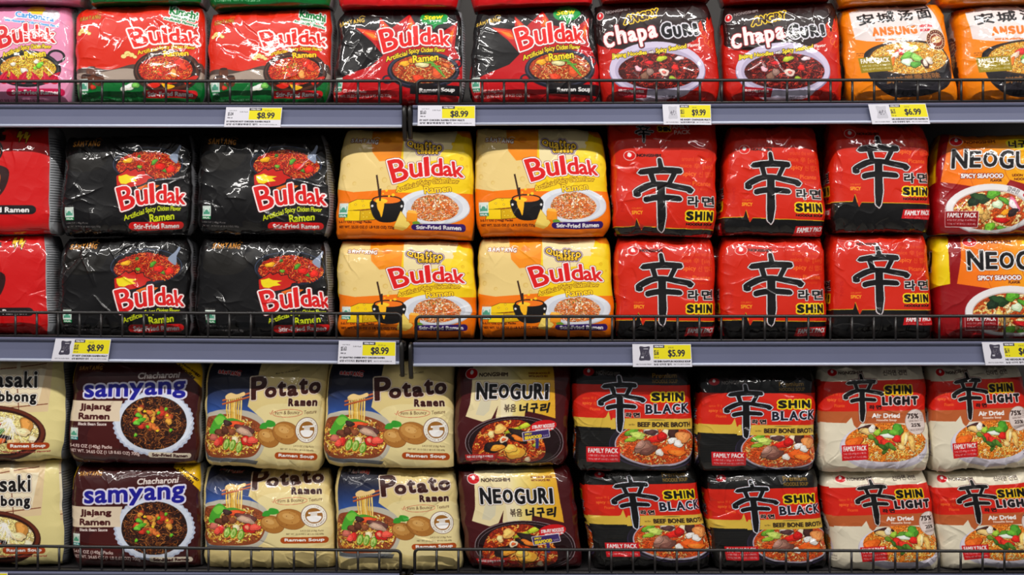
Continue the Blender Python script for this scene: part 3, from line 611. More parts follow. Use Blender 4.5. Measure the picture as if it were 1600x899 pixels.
def art_udon():
    a = Art((1460, 212, 1665, 368), (150, 16, 26))
    pan = [(1474, 211), (1660, 205), (1662, 286), (1610, 297), (1568, 284), (1560, 296), (1512, 294), (1466, 286), (1472, 250)]
    a.P(pan, lambda x, y: np.stack([np.full_like(x, 238), 130+np.clip((x-1500)/140, 0, 1)*80, np.full_like(x, 24)], 1))
    a.S([(1558, 262), (1562, 276), (1568, 286)], .8, (200, 100, 20)); a.S([(1512, 268), (1510, 284), (1514, 294)], .8, (206, 104, 20))
    nongshim(a, 1486, 222, 10, 7.5, (1499, 219.5, 1546, 225.5), (90, 30, 14))
    a.B([(1562, 224), (1574, 218), (1596, 220), (1604, 226), (1594, 236), (1570, 234)], (236, 216, 40)); a.letters([('너', (1566, 221, 1578, 234)), ('구', (1580, 221, 1592, 234)), ('리', (1594, 220, 1606, 234))], (22, 18, 20), .6)
    neoguri_word(a, [(1481, 235), (1634, 236), (1632, 268), (1481, 266)])
    a.T('SPICY SEAFOOD', (1495, 274, 1558, 281.5), WHITE, .5, [(.9, (130, 20, 24))]); a.T('FLAVOR', (1539, 283, 1556, 287), (90, 30, 14), .3)
    a.T('UDON TYPE', (1571, 275, 1600, 279), (110, 40, 14), .2); a.T('NOODLES', (1574, 281, 1600, 285), (110, 40, 14), .2)
    a.E(1541, 329, 66, 39, (196, 186, 190)); a.E(1541, 328, 65, 38, (236, 232, 232)); a.E(1541, 330, 56, 31, (206, 196, 190))
    el = a.ell(1540, 331, 54, 30); a.clip_to(el); a.P(el, (186, 84, 30))
    a.strands(1540, 331, 53, 29, [(242, 214, 160), (236, 196, 130), (226, 170, 100)], 90, 61, 3.0, 12, (160, 70, 24))
    a.bits([(1524, 312, 12, 8, 20, (40, 70, 36)), (1514, 318, 8, 6, -30, (30, 50, 30)), (1543, 306, 9, 7, -10, (96, 160, 50)), (1550, 322, 8, 6, 30, (206, 226, 190)), (1560, 316, 9, 4, 30, (90, 150, 50)), (1531, 340, 10, 4, 0, (200, 160, 96)), (1531, 340, 4, 9, 20, (206, 166, 100)), (1531, 340, 8, 3.4, 60, (196, 156, 90)), (1574, 322, 6, 11, -25, (226, 120, 150)), (1572, 322, 4, 9, -25, (244, 226, 230)), (1572, 334, 8, 5, -20, (50, 34, 34)), (1561, 334, 7, 3.4, -40, (236, 160, 40)), (1556, 346, 10, 4, 10, (190, 30, 28)), (1540, 357, 8, 7, 0, (130, 190, 60)), (1558, 358, 9, 3, 20, (110, 170, 60)), (1524, 332, 6, 5, 0, (226, 190, 110))])
    a.clip = None
    a.T('얼큰한', [(1566, 294), (1584, 300), (1580, 307), (1563, 301)], (60, 50, 60), .1); a.E(1590, 308, 3, 3, (200, 40, 60))
    family(a, (1475, 333, 1522, 356), (150, 20, 28), ['4.23 OZ (120g) X 4 PKGS.', 'TOTAL NET WT 16.9 OZ (1.05LBS) 480g'], WHITE, (240, 220, 220))
    return a
def art_nagasaki():
    a = Art((-95, 558, 108, 718), (228, 216, 160))
    a.P([(-95, 558), (88, 558), (80, 640), (-95, 650)], (226, 204, 166)); a.P([(-95, 574), (78, 574), (66, 629), (-95, 634)], (238, 226, 200))
    for p in ([(-95, 576), (0, 575), (78, 565)], [(-95, 640), (0, 637), (80, 628)], [(36, 604), (38, 637)]): a.S(p, 1.3, (120, 50, 34))
    for x in (6, 36): a.R(x-3, 560, x+3, 576, (232, 220, 190))
    L = []; x = -44
    for ch, w in zip('Nagasaki', (17, 14, 14, 14, 13, 14, 14, 6)): L.append((ch, (x, 577 if ch in 'Nki' else 585, x+w-1, 603+(6 if ch == 'g' else 0)))); x += w+.6
    a.letters(L, (28, 22, 22), 1.0, [(1.5, (244, 240, 230)), (2.0, (150, 110, 80))]); L = []; x = -38
    for ch, w in zip('Jjambbong', (9, 7, 11, 16, 11, 11, 11, 11, 11)): L.append((ch, (x, 608 if ch in 'Jjb' else 613, x+w-1, 625+(5 if ch in 'jg' else 0)))); x += w+.6
    a.letters(L, (28, 22, 22), 1.0, [(1.5, (244, 240, 230)), (2.0, (150, 110, 80))])
    a.E(0, 676, 78, 45, (70, 30, 22)); a.E(0, 674, 76, 42, (110, 54, 36)); a.E(0, 674, 71, 38, (60, 30, 22))
    el = a.ell(0, 674, 68, 34); a.clip_to(el); a.P(el, (232, 214, 150))
    a.strands(0, 674, 66, 33, [(240, 224, 160), (226, 200, 120), (250, 240, 200)], 150, 71, 1.8, 11, (196, 160, 84))
    a.bits([(-2, 660, 14, 8, -10, (230, 110, 70)), (6, 672, 10, 6, 0, (90, 140, 50)), (50, 662, 10, 12, -20, (206, 150, 80)), (44, 672, 12, 6, 20, (236, 216, 170)), (14, 684, 12, 7, -20, (40, 28, 28)), (12, 686, 7, 4, -20, (206, 110, 60)), (-30, 680, 14, 8, 0, (60, 40, 40)), (60, 684, 8, 5, 20, (240, 226, 190)), (30, 688, 10, 5, 0, (226, 190, 140))])
    g = np.random.default_rng(8)
    for i in range(44):
        t = np.radians(60+g.random()*130); x, y = 22+6*g.random(), 650+5*g.random(); l = 18+22*g.random()
        a.S([(x, y), (x+l*.5*np.cos(t)+3, y+l*.5*np.sin(t)), (x+l*np.cos(t), y+l*np.sin(t))], .7, (250, 248, 244), .85)
    a.clip = None
    pill(a, (20, 689, 84, 700), (176, 78, 34), 'Ramen Soup', WHITE); a.T('Naturally & Artificially Flavored', (11, 702, 86, 706), (176, 80, 70), .15); small(a, 'Serving Suggestion', (50, 685, 78, 688), (150, 90, 80))
    return a
def art_jjajang():
    a = Art((112, 560, 320, 722), (72, 22, 22))
    a.B([(150, 670), (190, 660), (196, 700), (160, 715)], (92, 34, 26), .5)
    samyang(a, (126, 567, 166, 575), (198, 150, 80)); small(a, 'SAMYANG FOODS', (127, 576, 164, 577.5), (150, 100, 60))
    a.P([(276, 560), (322, 560), (322, 606)], (240, 196, 24)); a.T('Non-soggy', [(290, 561), (318, 584), (315, 588), (287, 565)], (60, 30, 14), .3); a.T('Noodles', [(284, 564), (309, 586), (306, 590), (281, 568)], (60, 30, 14), .3)
    a.R(112, 561, 116, 598, (236, 196, 30))
    n = 40; t = np.linspace(0, 2*np.pi, n*6, endpoint=False); r = 1+.018*np.cos(n*t)
    a.P(np.stack([248+61*r*np.cos(t), 659+50*r*np.sin(t)], 1), (196, 204, 222)); a.P(np.stack([248+58*r*np.cos(t), 658+47.5*r*np.sin(t)], 1), (222, 228, 240))
    el = a.ell(248, 658, 50, 42); a.clip_to(el); a.P(el, (48, 24, 16))
    a.strands(248, 658, 50, 41, [(150, 92, 44), (110, 60, 30), (176, 116, 60), (80, 40, 22)], 330, 81, 1.1, 14, (36, 16, 10))
    g = np.random.default_rng(6); cub = []
    for i in range(34):
        q = np.sqrt(g.random())*.6; w = g.random()*6.28
        cub.append((246+46*q*np.cos(w), 648+34*q*np.sin(w), 3.5+2.5*g.random(), 3+2*g.random(), 180*g.random(), [(176, 84, 44), (206, 120, 60), (150, 60, 36), (190, 60, 40), (214, 160, 70)][int(g.integers(5))]))
    a.bits(cub); a.bits([(225, 646, 6, 3, 30, (110, 180, 60)), (228, 654, 8, 3.4, -20, (96, 170, 50)), (222, 658, 6, 3, 10, (120, 190, 70))]+[(x, y, 2.6, 2.6, 0, (110, 180, 50)) for x, y in ((212, 624), (255, 642), (239, 664), (274, 669), (221, 677), (266, 636))]+[(x, y, 2.4, 2, 0, (230, 190, 50)) for x, y in ((254, 670), (268, 646), (234, 640), (246, 656))])
    a.clip = None
    a.T('Chacharoni', [(222, 580), (286, 577), (284, 587), (221, 590)], (226, 216, 210), .55)
    L = []; x = 140
    for ch, w in (('s', 16), ('a', 19), ('m', 30), ('y', 22), ('a', 19), ('n', 20), ('g', 20)):
        y = 599-(x-140)*.05; L.append((ch, [(x, y), (x+w, y-.5), (x+w, y+(27 if ch in 'yg' else 20)), (x, y+(27 if ch in 'yg' else 20.5))])); x += w+1.4
    a.letters(L, (38, 34, 150), 1.2, [(2.7, (226, 224, 240))])
    a.P([(112, 624), (200, 624), (196, 640), (197, 656), (112, 657)], (232, 216, 192)); a.E(248, 658, 58, 47, (222, 228, 240), 0, 0)
    a.T('Jjajang', (134, 628, 183, 640.5), (80, 24, 24), .6); a.T('Ramen', (133, 643, 181, 653.5), (80, 24, 24), .6); a.T('Black Bean Sauce', (133, 658, 177, 663), (236, 226, 220), .3)
    halal(a, 119.5, 667, 133.5, 686, (20, 140, 140))
    a.T('5-4.93 OZ (140g) Packs', [(119, 692), (186, 694), (186, 701), (119, 699)], (226, 206, 200), .3); a.T('NET WT. 24.65 OZ (1 LB 8.65 OZ) 700g', [(119, 700), (227, 704), (227, 711), (119, 707)], (226, 206, 200), .3)
    pill(a, [(240, 703), (306, 705), (306, 714), (240, 712)], (232, 220, 200), 'Stir-Fried Ramen', (70, 24, 22))
    return a
def art_potato():
    a = Art((508, 564, 712, 736), (224, 206, 150))
    a.B([(600, 640), (660, 630), (712, 640), (712, 700), (640, 730), (590, 700)], (236, 222, 176), .6)
    def night(x, y):
        t = np.clip((y-600)/48, 0, 1)[:, None]; return (1-t)*np.array([38, 38, 54])+t*np.array([64, 100, 170])
    a.P([(515, 560), (602, 560), (598, 590), (588, 614), (584, 636), (604, 652), (604, 700), (515, 700)], night)
    a.B([(512, 660), (530, 646), (556, 642), (590, 645), (612, 660), (616, 690), (600, 722), (560, 730), (512, 724)], (196, 190, 176))
    a.B([(512, 664), (536, 652), (570, 650), (606, 664), (610, 690), (596, 716), (560, 722), (512, 716)], (150, 84, 50))
    cl = smooth([(513, 668), (540, 655), (574, 654), (604, 668), (606, 694), (594, 712), (560, 718), (513, 712)]); a.clip_to(cl)
    a.strands(558, 688, 52, 33, [(240, 206, 110), (236, 190, 90), (246, 226, 160), (226, 150, 70)], 230, 91, 1.5, 9, (176, 110, 40)); a.clip = None
    a.P([(514, 712), (520, 722), (604, 724), (600, 732), (514, 728)], (84, 90, 100), .8)
    for x in range(8): a.S([(551+x*3.2, 622), (550.5+x*3.2+np.sin(x)*1.2, 640), (553+x*2.9, 664)], 2.6, (200, 150, 60)); a.S([(551+x*3.2, 622), (550.5+x*3.2+np.sin(x)*1.2, 640), (553+x*2.9, 664)], 1.7, [(240, 210, 120), (250, 230, 160), (230, 190, 90)][x % 3])
    for y in (0, 6): a.S([(543, 628+y), (592, 613+y)], 3, (170, 84, 46)); a.S([(543, 627.4+y), (592, 612.4+y)], 1, (216, 136, 90))
    a.B([(548, 620), (556, 615), (566, 617), (577, 613), (578, 619), (562, 624), (550, 626)], (236, 206, 150))
    a.B([(521, 680), (528, 662), (538, 650), (546, 652), (552, 660), (544, 666), (536, 682), (526, 684)], (90, 170, 60)); a.B([(530, 660), (540, 653), (548, 658), (538, 668)], (130, 200, 80)); a.B([(546, 660), (560, 656), (578, 662), (560, 664)], (90, 160, 60))
    a.bits([(566, 665, 14, 4.5, -3, (214, 90, 50)), (552, 664, 6, 5, 0, (70, 50, 46)), (540, 680, 7, 6, 0, (110, 64, 44)), (549, 676, 6, 6, 0, (96, 54, 40)), (560, 678, 5, 6, 0, (140, 84, 54)), (566, 690, 5, 5, 0, (236, 216, 180)), (581, 674, 14, 8, 20, (110, 70, 66)), (580, 677, 12, 6, 22, (190, 160, 140)), (530, 689, 7, 6, -30, (190, 110, 96)), (541, 694, 5, 8, 20, (206, 56, 48)), (536, 697, 4, 7, 25, (226, 90, 76))])
    for x, y in ((552, 699), (562, 700), (573, 703)): a.E(x, y, 5, 9.5, (110, 160, 50), 15); a.E(x-.8, y, 3.4, 7.5, (196, 214, 130), 15); a.E(x-.6, y+1, 1.8, 4, (150, 184, 90), 15)
    a.bits([(585, 692, 9, 8, 10, (206, 50, 44)), (594, 690, 8, 6, 10, (226, 96, 80)), (582, 690, 3, 4, 0, (240, 150, 120))])
    for x, y, rx, ry, ro in ((620, 685, 18, 14.5, 20), (648, 676, 22, 17, 15)):
        a.E(x, y, rx+.5, ry+.5, (120, 72, 34), ro); a.E(x, y, rx, ry, (176, 124, 62), ro); a.E(x-3, y-3, rx*.75, ry*.65, (206, 158, 92), ro, .8); a.E(x-4, y-5, rx*.4, ry*.3, (226, 186, 124), ro, .7); a.specks(x, y, rx*.8, ry*.8, [(140, 90, 44), (160, 108, 52)], 12, int(x), .8)
    for p in ([(605, 668), (609, 662), (617, 662), (616, 670), (607, 671)], [(614, 666), (617, 657), (628, 659), (630, 665), (622, 668)]): a.B(p, (70, 160, 60)); 
    samyang(a, [(532, 577), (570, 580), (569, 587), (532, 583)], (206, 50, 44), (236, 226, 226), .7)
    L = [('P', [(588, 590), (611, 588), (612, 600), (592, 624)]), ('o', [(610, 606), (629, 603), (630, 620), (611, 622)]), ('t', [(630, 596), (644, 595), (645, 618), (632, 620)]), ('a', [(646, 602), (662, 600), (664, 617), (647, 619)]), ('t', [(664, 591), (678, 590), (680, 614), (666, 616)]), ('o', [(680, 597), (699, 594), (700, 612), (681, 615)])]
    L[0] = ('P', [(587, 589), (613, 586), (614, 623), (589, 626)])
    a.letters(L, (66, 28, 22), 1.6, [(1.5, (226, 212, 196)), (2.0, (190, 164, 130))])
    a.letters([(c, (649+9.6*i, (621.5 if c == 'R' else 624.5)-.25*i, 657.6+9.6*i, 634-.25*i)) for i, c in enumerate('Ramen')], (66, 28, 22), .95, [(.8, (230, 216, 190))])
    a.T('Firm & Bouncy', [(629, 642), (668, 640), (668, 647), (629, 650)], (90, 60, 40), .1); a.T('Texture', [(675, 640), (696, 638), (696, 644), (675, 646)], (90, 60, 40), .1)
    el = np.array(a.ell(649, 645, 24, 6, -4)); a.S(np.vstack([el, el[:2]]), .6, (190, 60, 50)); a.S([(620, 645), (622, 648), (625, 641)], .8, (190, 50, 44))
    a.E(682, 670, 19.5, 20, (130, 96, 84)); a.E(682, 670, 18.5, 19, (240, 236, 226)); a.E(682, 670, 13, 13.4, (150, 108, 60)); a.E(682, 670, 12.4, 12.8, (160, 112, 50))
    a.P([(674, 664), (694, 662), (694, 665), (674, 667)], WHITE); a.R(677, 664, 687, 672, (222, 214, 206)); a.B([(672, 671), (692, 671), (689, 679), (682, 681), (675, 679)], WHITE)
    for i, ch in enumerate('DELICIOUSLY THICK NOODLE'):
        t = np.radians(-205+i*10); c, s_ = np.cos(t), np.sin(t); x, y = 682+15.8*c, 670+16.2*s_
        if ch != ' ': a.T(ch, [(x-.8*-s_*-1-1.2*-c*-1, y), (x+1, y-1), (x+1, y+1), (x-1, y+1)], (120, 80, 70), .1)
    for i, ch in enumerate('POTATO RAMEN'):
        t = np.radians(150-i*10.5); x, y = 682+15.8*np.cos(t), 670+16.2*np.sin(t)
        if ch != ' ': a.T(ch, (x-1.1, y-1.3, x+1.1, y+1.3), (120, 80, 70), .1)
    small(a, '5-4.23 OZ (120g) Packs', (661, 694, 695, 698), (80, 60, 40)); small(a, 'NET WT. 21.15 OZ (1 LB 5.15 OZ) 600g', (640, 700, 695, 703.5), (80, 60, 40))
    pill(a, [(631, 707), (702, 706), (702, 717), (631, 718)], (178, 86, 30), 'Ramen Soup', WHITE)
    small(a, 'Best by 15.AUG.2025', [(626, 582), (664, 576), (664, 579), (626, 585)], (60, 44, 34))
    return a
def art_seafood():
    a = Art((711, 568, 890, 725), (80, 20, 24))
    a.P([(738, 566), (860, 566), (862, 600), (866, 652), (846, 646), (820, 640), (818, 657), (780, 656), (776, 650), (779, 632), (770, 652), (757, 657), (731, 649), (737, 630), (739, 600)],
        lambda x, y: np.stack([236-np.clip((x-800)/60, 0, 1)*10, 222-np.clip((x-800)/60, 0, 1)*46, 180-np.clip((x-790)/60, 0, 1)*120], 1))
    a.P([(756, 612), (770, 616), (766, 640), (758, 648), (746, 646)], (206, 206, 196), .5); a.P([(782, 614), (806, 612), (800, 652), (784, 654)], (246, 238, 214), .5)
    nongshim(a, 737.5, 583, 9, 8, [(749, 582), (792, 581), (792, 587), (749, 588)], (50, 24, 20))
    a.T('RAMYUN NOODLES', (823, 579, 855, 582.5), (130, 70, 30), .15); a.T('WITH SAUCE MIX', (823, 584, 852, 587.5), (130, 70, 30), .15)
    neoguri_word(a, [(746, 596), (855, 597), (855, 623), (746, 623)])
    a.T('볶음', (788, 630, 806, 642), (60, 40, 34), .2); a.letters([('너', [(811, 629), (824, 628), (823, 643), (811, 644)]), ('구', [(827, 629), (839, 628), (839, 643), (827, 644)]), ('리', [(842, 629), (857, 627), (854, 643), (842, 644)])], (24, 20, 22), .8)
    a.E(806, 690, 75, 42, (170, 160, 164)); a.E(806, 690, 74, 41.3, (46, 18, 20)); a.E(806, 690, 70, 38, (150, 140, 146)); a.E(806, 690, 69.4, 37.5, (40, 16, 18))
    a.P([(738, 566), (860, 566), (862, 600), (866, 652), (846, 646), (820, 640), (818, 657), (780, 656), (776, 650), (779, 632), (770, 652), (757, 657), (731, 649), (737, 630), (739, 600)], (0, 0, 0), 0)
    a.clip_to(smooth([(742, 706), (748, 680), (764, 662), (800, 654), (826, 660), (850, 690), (846, 716), (800, 724), (756, 720)]))
    a.R(730, 650, 870, 725, (150, 50, 20)); a.strands(796, 690, 54, 34, [(226, 106, 40), (236, 140, 60), (206, 80, 30), (240, 170, 90)], 150, 101, 2.2, 11, (110, 26, 10), 2.6)
    a.bits([(783, 668, 9, 7, 0, (240, 190, 110)), (770, 676, 5, 5, 0, (240, 210, 150)), (808, 668, 18, 3, -20, (170, 180, 50)), (822, 662, 12, 3.4, -25, (190, 200, 60)), (812, 674, 14, 6, 15, (44, 32, 30)), (809, 682, 14, 6, 20, (40, 28, 28)), (810, 682, 10, 3.4, 20, (226, 130, 50)), (776, 695, 15, 9, -20, (38, 26, 26)), (780, 697, 10, 5, -20, (236, 160, 60)), (789, 684, 6, 5, 0, (244, 220, 190)), (789, 684, 3, 2.4, 0, (226, 110, 60)), (806, 704, 14, 11, 30, (236, 176, 70)), (800, 698, 8, 7, 0, (246, 200, 100)), (838, 692, 6, 3, -10, (170, 180, 60)), (826, 716, 5, 4, 0, (240, 206, 170)), (786, 714, 7, 3, 20, (190, 40, 30))])
    a.clip = None
    a.E(848, 664, 20.5, 9.5, (206, 28, 34), -8); a.T('STIR-FRY NOODLES', [(831, 663), (865, 659), (865, 665), (831, 668)], WHITE, .3); a.T('WITH SEASONING MIX', [(836, 669), (864, 666), (864, 669), (836, 672)], WHITE, .15)
    a.P([(817, 674), (856, 669), (858, 680), (819, 686)], (70, 50, 110), 1, [(.9, (232, 226, 230))]); a.R(837, 683, 842, 698, (70, 60, 120)); a.T('SPICY', [(820, 675), (831, 674), (831, 677), (820, 678)], (240, 216, 60), .2); a.T('SEAFOOD', [(820, 680), (846, 676), (846, 681), (820, 685)], (240, 216, 60), .45); a.T('FLAVOR', [(848, 677), (856, 676), (856, 679), (848, 680)], WHITE, .1)
    a.P([(730, 709), (777, 707), (778, 719), (732, 721)], (196, 26, 34)); a.T('4.83 OZ (137g) X 4 PKGS', [(733, 711), (774, 709), (774, 714), (733, 716)], WHITE, .25); a.T('TOTAL NET WT 19.3 OZ (1.2LBS) 548g', [(736, 717), (775, 715), (775, 718), (736, 720)], (240, 200, 200), .1)
    return a
def shin_faint(a, x, y, s=1.0):
    for t, dx, dy, w, h, al in (('spice 우 [', 0, 0, 20, 5, .45), ('spicy', 0, 8, 14, 6, .8), ('매운 신', 16, 8, 12, 6, .4), ('Picante', 11, 17, 15, 5, .6)): a.T(t, (x+dx, y+dy, x+dx+w, y+dy+h), (240, 140, 60), .12, (), al)
def art_beef():
    a = Art((897, 564, 1079, 740), (20, 19, 17))
    for y in range(674, 740, 3): a.S([(895, y), (1082, y-2)], .9, (52, 50, 44), .7)
    for y in range(566, 598, 3): a.S([(895, y), (1082, y)], .7, (42, 40, 36), .6)
    a.P([(895, 598), (1080, 600), (1080, 656), (895, 655)], (206, 46, 24)); 
    a.P([(895, 651), (945, 652), (948, 650), (952, 641), (955, 656), (958, 652), (1080, 653), (1080, 670), (895, 666)], (216, 186, 84)); a.P([(953, 644), (957, 644), (957, 658)], (196, 34, 24))
    shin_faint(a, 914, 618)
    nongshim(a, 923, 579, 8, 6.5, (934, 578, 969, 584), (120, 114, 110), (60, 40, 38), (170, 24, 34))
    a.T('Premium', (1017, 580, 1054, 588), (150, 120, 50), .3); a.T('NOODLE SOUP', (1017, 590, 1055, 596), (130, 104, 44), .2)
    a.E(1022, 694, 70, 40, (70, 60, 90)); a.E(1022, 693, 69, 39, (40, 36, 46)); a.E(1022, 694, 62, 35, (196, 186, 200))

    el = a.ell(1022, 693, 60, 33); a.clip_to(el); a.P(el, (196, 84, 34))
    a.strands(1022, 697, 58, 29, [(244, 214, 160), (236, 190, 120), (226, 140, 70), (210, 100, 50)], 170, 111, 1.8, 8, (150, 60, 24))
    a.bits([(985, 674, 10, 5, -20, (110, 160, 50)), (994, 679, 12, 5, 10, (190, 206, 110)), (984, 686, 10, 3, -10, (150, 180, 60)), (1014, 672, 12, 6, 5, (206, 196, 190)), (1014, 674, 9, 4, 5, (90, 60, 60)), (1036, 676, 6, 8, 30, (226, 206, 180)), (1046, 676, 8, 9, 0, (70, 40, 34)), (1060, 682, 10, 10, 0, (226, 150, 90)), (1022, 684, 12, 6, -20, (206, 40, 30)), (1030, 680, 7, 6, 20, (190, 30, 26)), (1046, 700, 17, 9, 5, (226, 100, 36)), (1052, 706, 12, 5, 0, (236, 130, 50)), (1004, 698, 14, 10, -30, (150, 110, 96)), (1010, 703, 12, 6, -20, (120, 80, 70)), (998, 694, 8, 5, -30, (180, 140, 126)), (1044, 687, 6, 5, -20, (240, 234, 226)), (1053, 692, 7, 5, 20, (238, 232, 224)), (1026, 706, 6, 5, 0, (240, 232, 220))])
    a.clip = None
    a.R(955, 655, 1080, 669.5, (216, 186, 84)); a.T('WITH', (981, 661, 990, 664), (70, 50, 30), .1); a.T('BEEF BONE BROTH', (994, 658, 1073, 666), (50, 32, 24), .45)
    xin(a, (940, 586, 1003, 673), (220, 226, 236), 1.3)
    a.letters([('라', (977, 643, 986, 651)), ('면', (988, 643, 998, 651))], (18, 14, 14), .45, [(.7, (226, 200, 190))])
    shin_word(a, (1015, 611, 1063, 625), 1.2, [(2.0, (238, 214, 40))])
    L = []; x = 1006
    for c, w in (('B', 12), ('L', 12), ('A', 14), ('C', 12.5), ('K', 14.5)): L.append((c, (x, 630-(x-1006)*.03, x+w-1.2, 645-(x-1006)*.03))); x += w+.6
    a.letters(L, (28, 24, 40), .7, [(1.3, (226, 230, 240))])
    for x0, x1, y in ((1005, 1010, 644.3), (1018, 1023, 644.2), (1031, 1036, 644), (1041, 1046, 643.8), (1060, 1065, 643.4), (1068, 1074, 643.2), (1018, 1023, 630), (1060, 1065, 629), (1067, 1073, 629)): a.S([(x0, y), (x1, y)], 1.6, (28, 24, 40))
    family(a, (918, 698, 968, 723), (206, 36, 44), ['4.58 OZ (130g) X 4 PKGS.', 'TOTAL NET WT 18.34 OZ (1.14LBS) 520g'])
    a.T('Suggestion', (1068, 724, 1077, 727), (150, 30, 30), .1)
    return a
def art_light():
    a = Art((1278, 570, 1447, 737), (230, 222, 202))
    a.P([(1276, 594), (1450, 592), (1450, 641), (1276, 643)], (204, 44, 26)); a.P([(1276, 641), (1450, 640), (1450, 660), (1340, 660), (1334, 668), (1329, 662), (1326, 650), (1318, 659), (1276, 658)], (186, 106, 62))
    shin_faint(a, 1290, 612)
    nongshim(a, 1297, 578, 8, 6.5, (1307, 576, 1345, 582), (70, 50, 46), (236, 226, 214)); a.T('신라면 건면', (1376, 577, 1413, 586), (110, 96, 90), .25)
    a.E(1374, 697, 66, 38, (206, 200, 210)); a.E(1374, 694, 64, 35, (226, 220, 230))
    el = a.ell(1376, 690, 60, 31); a.clip_to(el); a.P(el, (220, 130, 50))
    a.strands(1376, 692, 58, 28, [(244, 206, 120), (238, 180, 90), (248, 224, 160), (226, 140, 60)], 190, 121, 1.8, 9, (180, 90, 30))
    a.bits([(1328, 690, 14, 8, -10, (226, 110, 40)), (1350, 669, 14, 7, 10, (70, 40, 34)), (1351, 672, 12, 6, 10, (226, 190, 130)), (1356, 668, 5, 6, 10, (240, 232, 214)), (1364, 674, 5, 5, 0, (160, 190, 70)), (1376, 674, 9, 4, -10, (90, 140, 50)), (1380, 679, 10, 4, 0, (226, 236, 214)), (1393, 670, 9, 9, 0, (84, 150, 50)), (1388, 674, 7, 5, 0, (110, 170, 60)), (1368, 686, 8, 6, 20, (206, 50, 40)), (1378, 691, 9, 6, 10, (214, 60, 44)), (1392, 684, 7, 5, -20, (206, 44, 36)), (1355, 681, 6, 3.5, 20, (110, 140, 50)), (1362, 688, 5, 3, 60, (70, 110, 44)), (1376, 698, 4, 9, 30, (80, 116, 44)), (1384, 696, 3, 8, -40, (90, 126, 50)), (1371, 696, 8, 3, 30, (64, 100, 40)), (1403, 684, 5, 12, 12, (236, 196, 120)), (1413, 690, 5, 12, -12, (230, 184, 110)), (1405, 684, 2.4, 8, 12, (250, 226, 170)), (1398, 697, 5, 4, 0, (236, 200, 140))])
    a.clip = None
    xin(a, (1317, 583, 1373, 656), (226, 216, 210), 1.2)
    a.letters([('라', (1353, 631, 1361, 638)), ('면', (1363, 631, 1371, 638))], (40, 14, 14), .35)
    shin_word(a, (1377, 601, 1418, 615), 1.1, [(1.8, (232, 196, 40))])
    L = []; x = 1372
    for c, w in (('L', 10), ('I', 5), ('G', 13), ('H', 13), ('T', 12)): L.append((c, (x, 618, x+w-1, 632))); x += w+.8
    a.letters(L, (34, 26, 30), 1.25, [(1.2, (230, 216, 214))])
    a.T('Air Dried', (1356, 644, 1398, 651.5), WHITE, .45); a.T('Noodle Soup', (1363, 653, 1393, 657.5), (236, 214, 200), .25)
    a.E(1422, 658, 17, 20, (170, 140, 124)); a.E(1422, 658, 16.2, 19.2, (226, 212, 206)); a.T('75%', (1409, 645, 1427, 653), (60, 44, 40), .35); a.T('LESS FAT', (1411, 655, 1427, 658), (90, 70, 64), .1); a.T('25%', (1414, 660, 1429, 666), (60, 44, 40), .3)
    for i in range(5): small(a, 'LESS CALORIES', (1428, 645+i*2.6, 1435, 646.4+i*2.6), (120, 100, 96), 0)
    a.T('THAN OUR ORIGINAL NOODLES', [(1410, 669), (1436, 667), (1434, 671), (1412, 673)], (120, 100, 96), .05)
    family(a, [(1311, 694), (1350, 692), (1350, 716), (1312, 719)], (206, 34, 40), ['3.42 OZ (97g) X 4 PKGS.', 'TOTAL NET WT 13.6 OZ (388g)'])
    small(a, 'AIR DRIED NOODLES', (1424, 708, 1446, 711), (110, 96, 90)); small(a, 'WITH MIX SOUP MIX', (1424, 713, 1446, 716), (110, 96, 90))
    return a
def art_tangerine():
    a = Art((0, 0, 170, 165), (206, 120, 30)); a.R(0, 0, 170, 30, (150, 70, 24)); a.E(85, 105, 60, 34, (226, 214, 196)); a.clip_to(a.ell(85, 105, 52, 28)); a.strands(85, 105, 50, 27, [(236, 196, 110), (220, 150, 70)], 90, 3, 1.8, 9); a.clip = None
    return a
ART_OF = dict(shin_tall=lambda: art_shin(336, 512, True), shin_low=lambda: art_shin(350, 526), shin_high=lambda: art_shin(371, 548),
              carbonara=art_carbonara, kimchi=art_kimchi, stew=art_stew, angry=art_angry, ansung=art_ansung, hot=art_hot, black=art_spicy_black, quattro=art_quattro,
              shin=art_shin, udon=art_udon, nagasaki=art_nagasaki, jjajang=art_jjajang, potato=art_potato, seafood=art_seafood, beef=art_beef, light=art_light, tangerine=art_tangerine)
_art = {}
def artwork(k):
    if k not in _art: _art[k] = ART_OF[k]().out()
    return _art[k]
# ---------------------------------------------------------------- noodle packs
M_FILM = {'crisp': print_mat('crisp_clear_film', .38, 1.0, .25, .06), 'matte': print_mat('satin_film', .42, .35, .25, .06)}
def vnoise(x, y, seed):
    xi = np.floor(x).astype(np.int64); yi = np.floor(y).astype(np.int64); fx = x-xi; fy = y-yi
    fx = fx*fx*fx*(fx*(fx*6-15)+10); fy = fy*fy*fy*(fy*(fy*6-15)+10)
    T = np.random.default_rng(seed).random((64, 64))
    g = lambda a, b: T[a & 63, b & 63]
    return (g(xi, yi)*(1-fx)+g(xi+1, yi)*fx)*(1-fy)+(g(xi, yi+1)*(1-fx)+g(xi+1, yi+1)*fx)*fy
def ridge(x, y, seed, k=2): return (1-np.abs(2*vnoise(x, y, seed)-1))**k
def profile(p, aspect, n=4000):
    """quarter superellipse from the front centre to the side: arc length, across, depth"""
    t = np.linspace(0, math.pi/2, n); X = np.sin(t)**(2/p); Y = np.cos(t)**(2/p)
    X[-1] = 1; Y[-1] = 0; Y[0] = 1; X[0] = 0
    s = np.concatenate([[0], np.cumsum(np.hypot(np.diff(X), np.diff(Y)*aspect))])
    return s, X, Y
